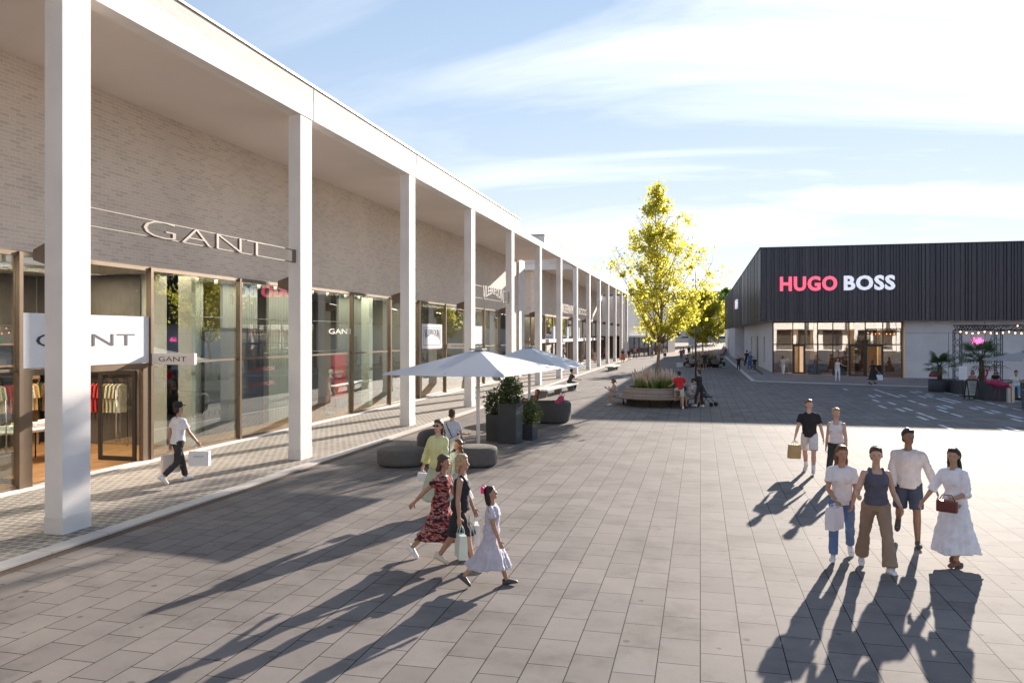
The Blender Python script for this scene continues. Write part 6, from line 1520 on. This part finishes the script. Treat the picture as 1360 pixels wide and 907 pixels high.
# --- cafe terrace
cg = G(1353, 531)
cs = root('terrace_sofa', 'dark terrace bench with the man in white on it', 'sofa', (cg.x, cg.y+0.45, 0))
b = MB(); b.bbox(-0.7, 1.6, -0.35, 0.35, 0.06, 0.60, 0.04); b.build('seat', felt, cs); b = MB(); b.bbox(-0.7, 1.6, 0.36, 0.52, 0.06, 0.85, 0.04); b.build('backrest', felt, cs)
person((cg.x, cg.y+0.35, 0), 1.80, 160, 'man in a white shirt and blue jeans sitting at the terrace edge', dict(SIT, lean=14, shL=50, shR=45, elL=40, elR=60), ('tee', W_), ('jeans', (0.16, 0.30, 0.55)), 'tan', ('short', 'dark'), W_, False, False, seat=0.62)
for px, py, lb, hc, tc in ((1296, 522, 'guest with auburn hair sitting behind the terrace screen', 'auburn', (0.5, 0.25, 0.2)), (1308.5, 522, 'guest with dark hair sitting left of the larger palm', 'dark', (0.1, 0.08, 0.09)), (1327, 521, 'guest in black sitting behind the flamingo', 'dark', nb_)):
    g = G(px, py); person((g.x, g.y+0.5, 0), 1.68, 150, lb, SIT, ('tee', tc), ('trousers', nb_), 'tan', ('bob', hc), nb_, True, False, seat=0.46)
    b = MB(); b.bbox(-0.3, 0.3, -0.25, 0.3, 0.0, 0.45, 0.06); o = b.build('terrace_stool', felt); o.location = (g.x, g.y+0.5, 0); tag(o, 'grey upholstered cube seat under the '+lb.split(' sitting')[0], 'stool', 'cube seats on the terrace')
# ---------------------------------------------------------------- sky, sun, camera
SUN_AZ, SUN_EL = 16.5, 16.4
w = bpy.data.worlds.new('World'); SC.world = w; w.use_nodes = True; nt = NT(w)
bg = nt.n['Background']; out = nt.n['World Output']
sky = nt.new('ShaderNodeTexSky'); sky.sky_type = 'NISHITA'; sky.sun_disc = False; sky.sun_elevation = R(SUN_EL); sky.sun_rotation = R(SUN_AZ)
sky.air_density = 1.0; sky.dust_density = 0.0; sky.ozone_density = 1.5; sky.altitude = 100
tc = nt.new('ShaderNodeTexCoord'); sp = nt.new('ShaderNodeSeparateXYZ'); nt.link(tc.outputs['Generated'], sp.inputs[0])
# thin cirrus: streaked noise on a plane high overhead
dv = nt.new('ShaderNodeVectorMath', operation='DIVIDE'); cz = nt.new('ShaderNodeMath', operation='ADD'); nt.link(sp.outputs['Z'], cz.inputs[0]); cz.inputs[1].default_value = 0.12
cb = nt.new('ShaderNodeCombineXYZ')
for k in 'XYZ': nt.link(cz.outputs[0], cb.inputs[k])
nt.link(tc.outputs['Generated'], dv.inputs[0]); nt.link(cb.outputs[0], dv.inputs[1])
mp = nt.new('ShaderNodeMapping'); mp.inputs['Rotation'].default_value = (0, 0, R(-62)); mp.inputs['Scale'].default_value = (0.30, 0.8, 0.0); mp.inputs['Location'].default_value = (0.4, 0.9, 0); nt.link(dv.outputs[0], mp.inputs[0])
n = nt.new('ShaderNodeTexNoise'); n.inputs['Scale'].default_value = 1.5; n.inputs['Detail'].default_value = 9; n.inputs['Roughness'].default_value = 0.58; n.inputs['Distortion'].default_value = 0.6; nt.link(mp.outputs[0], n.inputs['Vector'])
cr = ramp(nt, n.outputs['Fac'], [(0.44, (0.0,)*3), (0.80, (0.55,)*3)])
ck = nt.new('ShaderNodeMath', operation='MULTIPLY'); nt.link(cr, ck.inputs[0]); mr2 = nt.new('ShaderNodeMapRange'); mr2.inputs['From Min'].default_value = 0.65; mr2.inputs['From Max'].default_value = 0.98; mr2.inputs['To Min'].default_value = 0.25; mr2.inputs['To Max'].default_value = 2.6; nt.link(mr2.outputs[0], ck.inputs[1])
# clouds glow towards the sun
dt = nt.new('ShaderNodeVectorMath', operation='DOT_PRODUCT'); nt.link(tc.outputs['Generated'], dt.inputs[0])
sd = Vector((math.sin(R(SUN_AZ))*math.cos(R(SUN_EL)), math.cos(R(SUN_AZ))*math.cos(R(SUN_EL)), math.sin(R(SUN_EL)))); dt.inputs[1].default_value = sd
nt.link(dt.outputs['Value'], mr2.inputs['Value'])
mr = nt.new('ShaderNodeMapRange'); mr.inputs['From Min'].default_value = 0.55; mr.inputs['From Max'].default_value = 1.0; mr.inputs['To Min'].default_value = 2.6; mr.inputs['To Max'].default_value = 4.0; nt.link(dt.outputs['Value'], mr.inputs['Value'])
cc = nt.new('ShaderNodeVectorMath', operation='SCALE'); cc.inputs[0].default_value = (0.93, 0.96, 1.0); nt.link(mr.outputs[0], cc.inputs['Scale'])
mx = nt.new('ShaderNodeMix', data_type='RGBA'); nt.link(ck.outputs[0], mx.inputs[0]); tn = nt.new('ShaderNodeMix', data_type='RGBA', blend_type='MULTIPLY'); tn.inputs[0].default_value = 1; tn.inputs[7].default_value = (1.0, 0.975, 1.07, 1); 
# compress the bright end of the sky so the sun side doesn't burn out
k1 = nt.new('ShaderNodeVectorMath', operation='MULTIPLY_ADD'); nt.link(sky.outputs[0], k1.inputs[0]); k1.inputs[1].default_value = (0.25,)*3; k1.inputs[2].default_value = (1,)*3
k2 = nt.new('ShaderNodeVectorMath', operation='DIVIDE'); nt.link(sky.outputs[0], k2.inputs[0]); nt.link(k1.outputs[0], k2.inputs[1]); nt.link(k2.outputs[0], tn.inputs[6]); nt.link(tn.outputs[2], mx.inputs[6]); nt.link(cc.outputs[0], mx.inputs[7])
nt.link(mx.outputs[2], bg.inputs['Color']); bg.inputs['Strength'].default_value = 0.15
sl = bpy.data.lights.new('sun', 'SUN'); sl.energy = 4.8; sl.angle = R(0.53); sl.color = (1.0, 0.89, 0.77)
so = bpy.data.objects.new('sun', sl); COL.objects.link(so); so.rotation_euler = (-sd).to_track_quat('-Z', 'Y').to_euler()
cam = bpy.data.cameras.new('camera'); co = bpy.data.objects.new('camera', cam); COL.objects.link(co); SC.camera = co
cam.sensor_width = 36; cam.lens = F/1360*36; cam.shift_y = -8.5/1360; cam.clip_end = 5000; cam.clip_start = 0.1
co.location = (0, 0, HC); co.rotation_euler = (R(90), 0, R(13.52))
SC.render.engine = 'CYCLES'
SC.view_settings.view_transform = 'Standard'; SC.view_settings.look = 'None'; SC.view_settings.exposure = 1.36; SC.view_settings.gamma = 1; SC.view_settings.use_curve_mapping = False
SC.cycles.max_bounces = 8; SC.cycles.transparent_max_bounces = 12; SC.cycles.sample_clamp_indirect = 6

bpy.data.scenes.remove(BENCHSC)
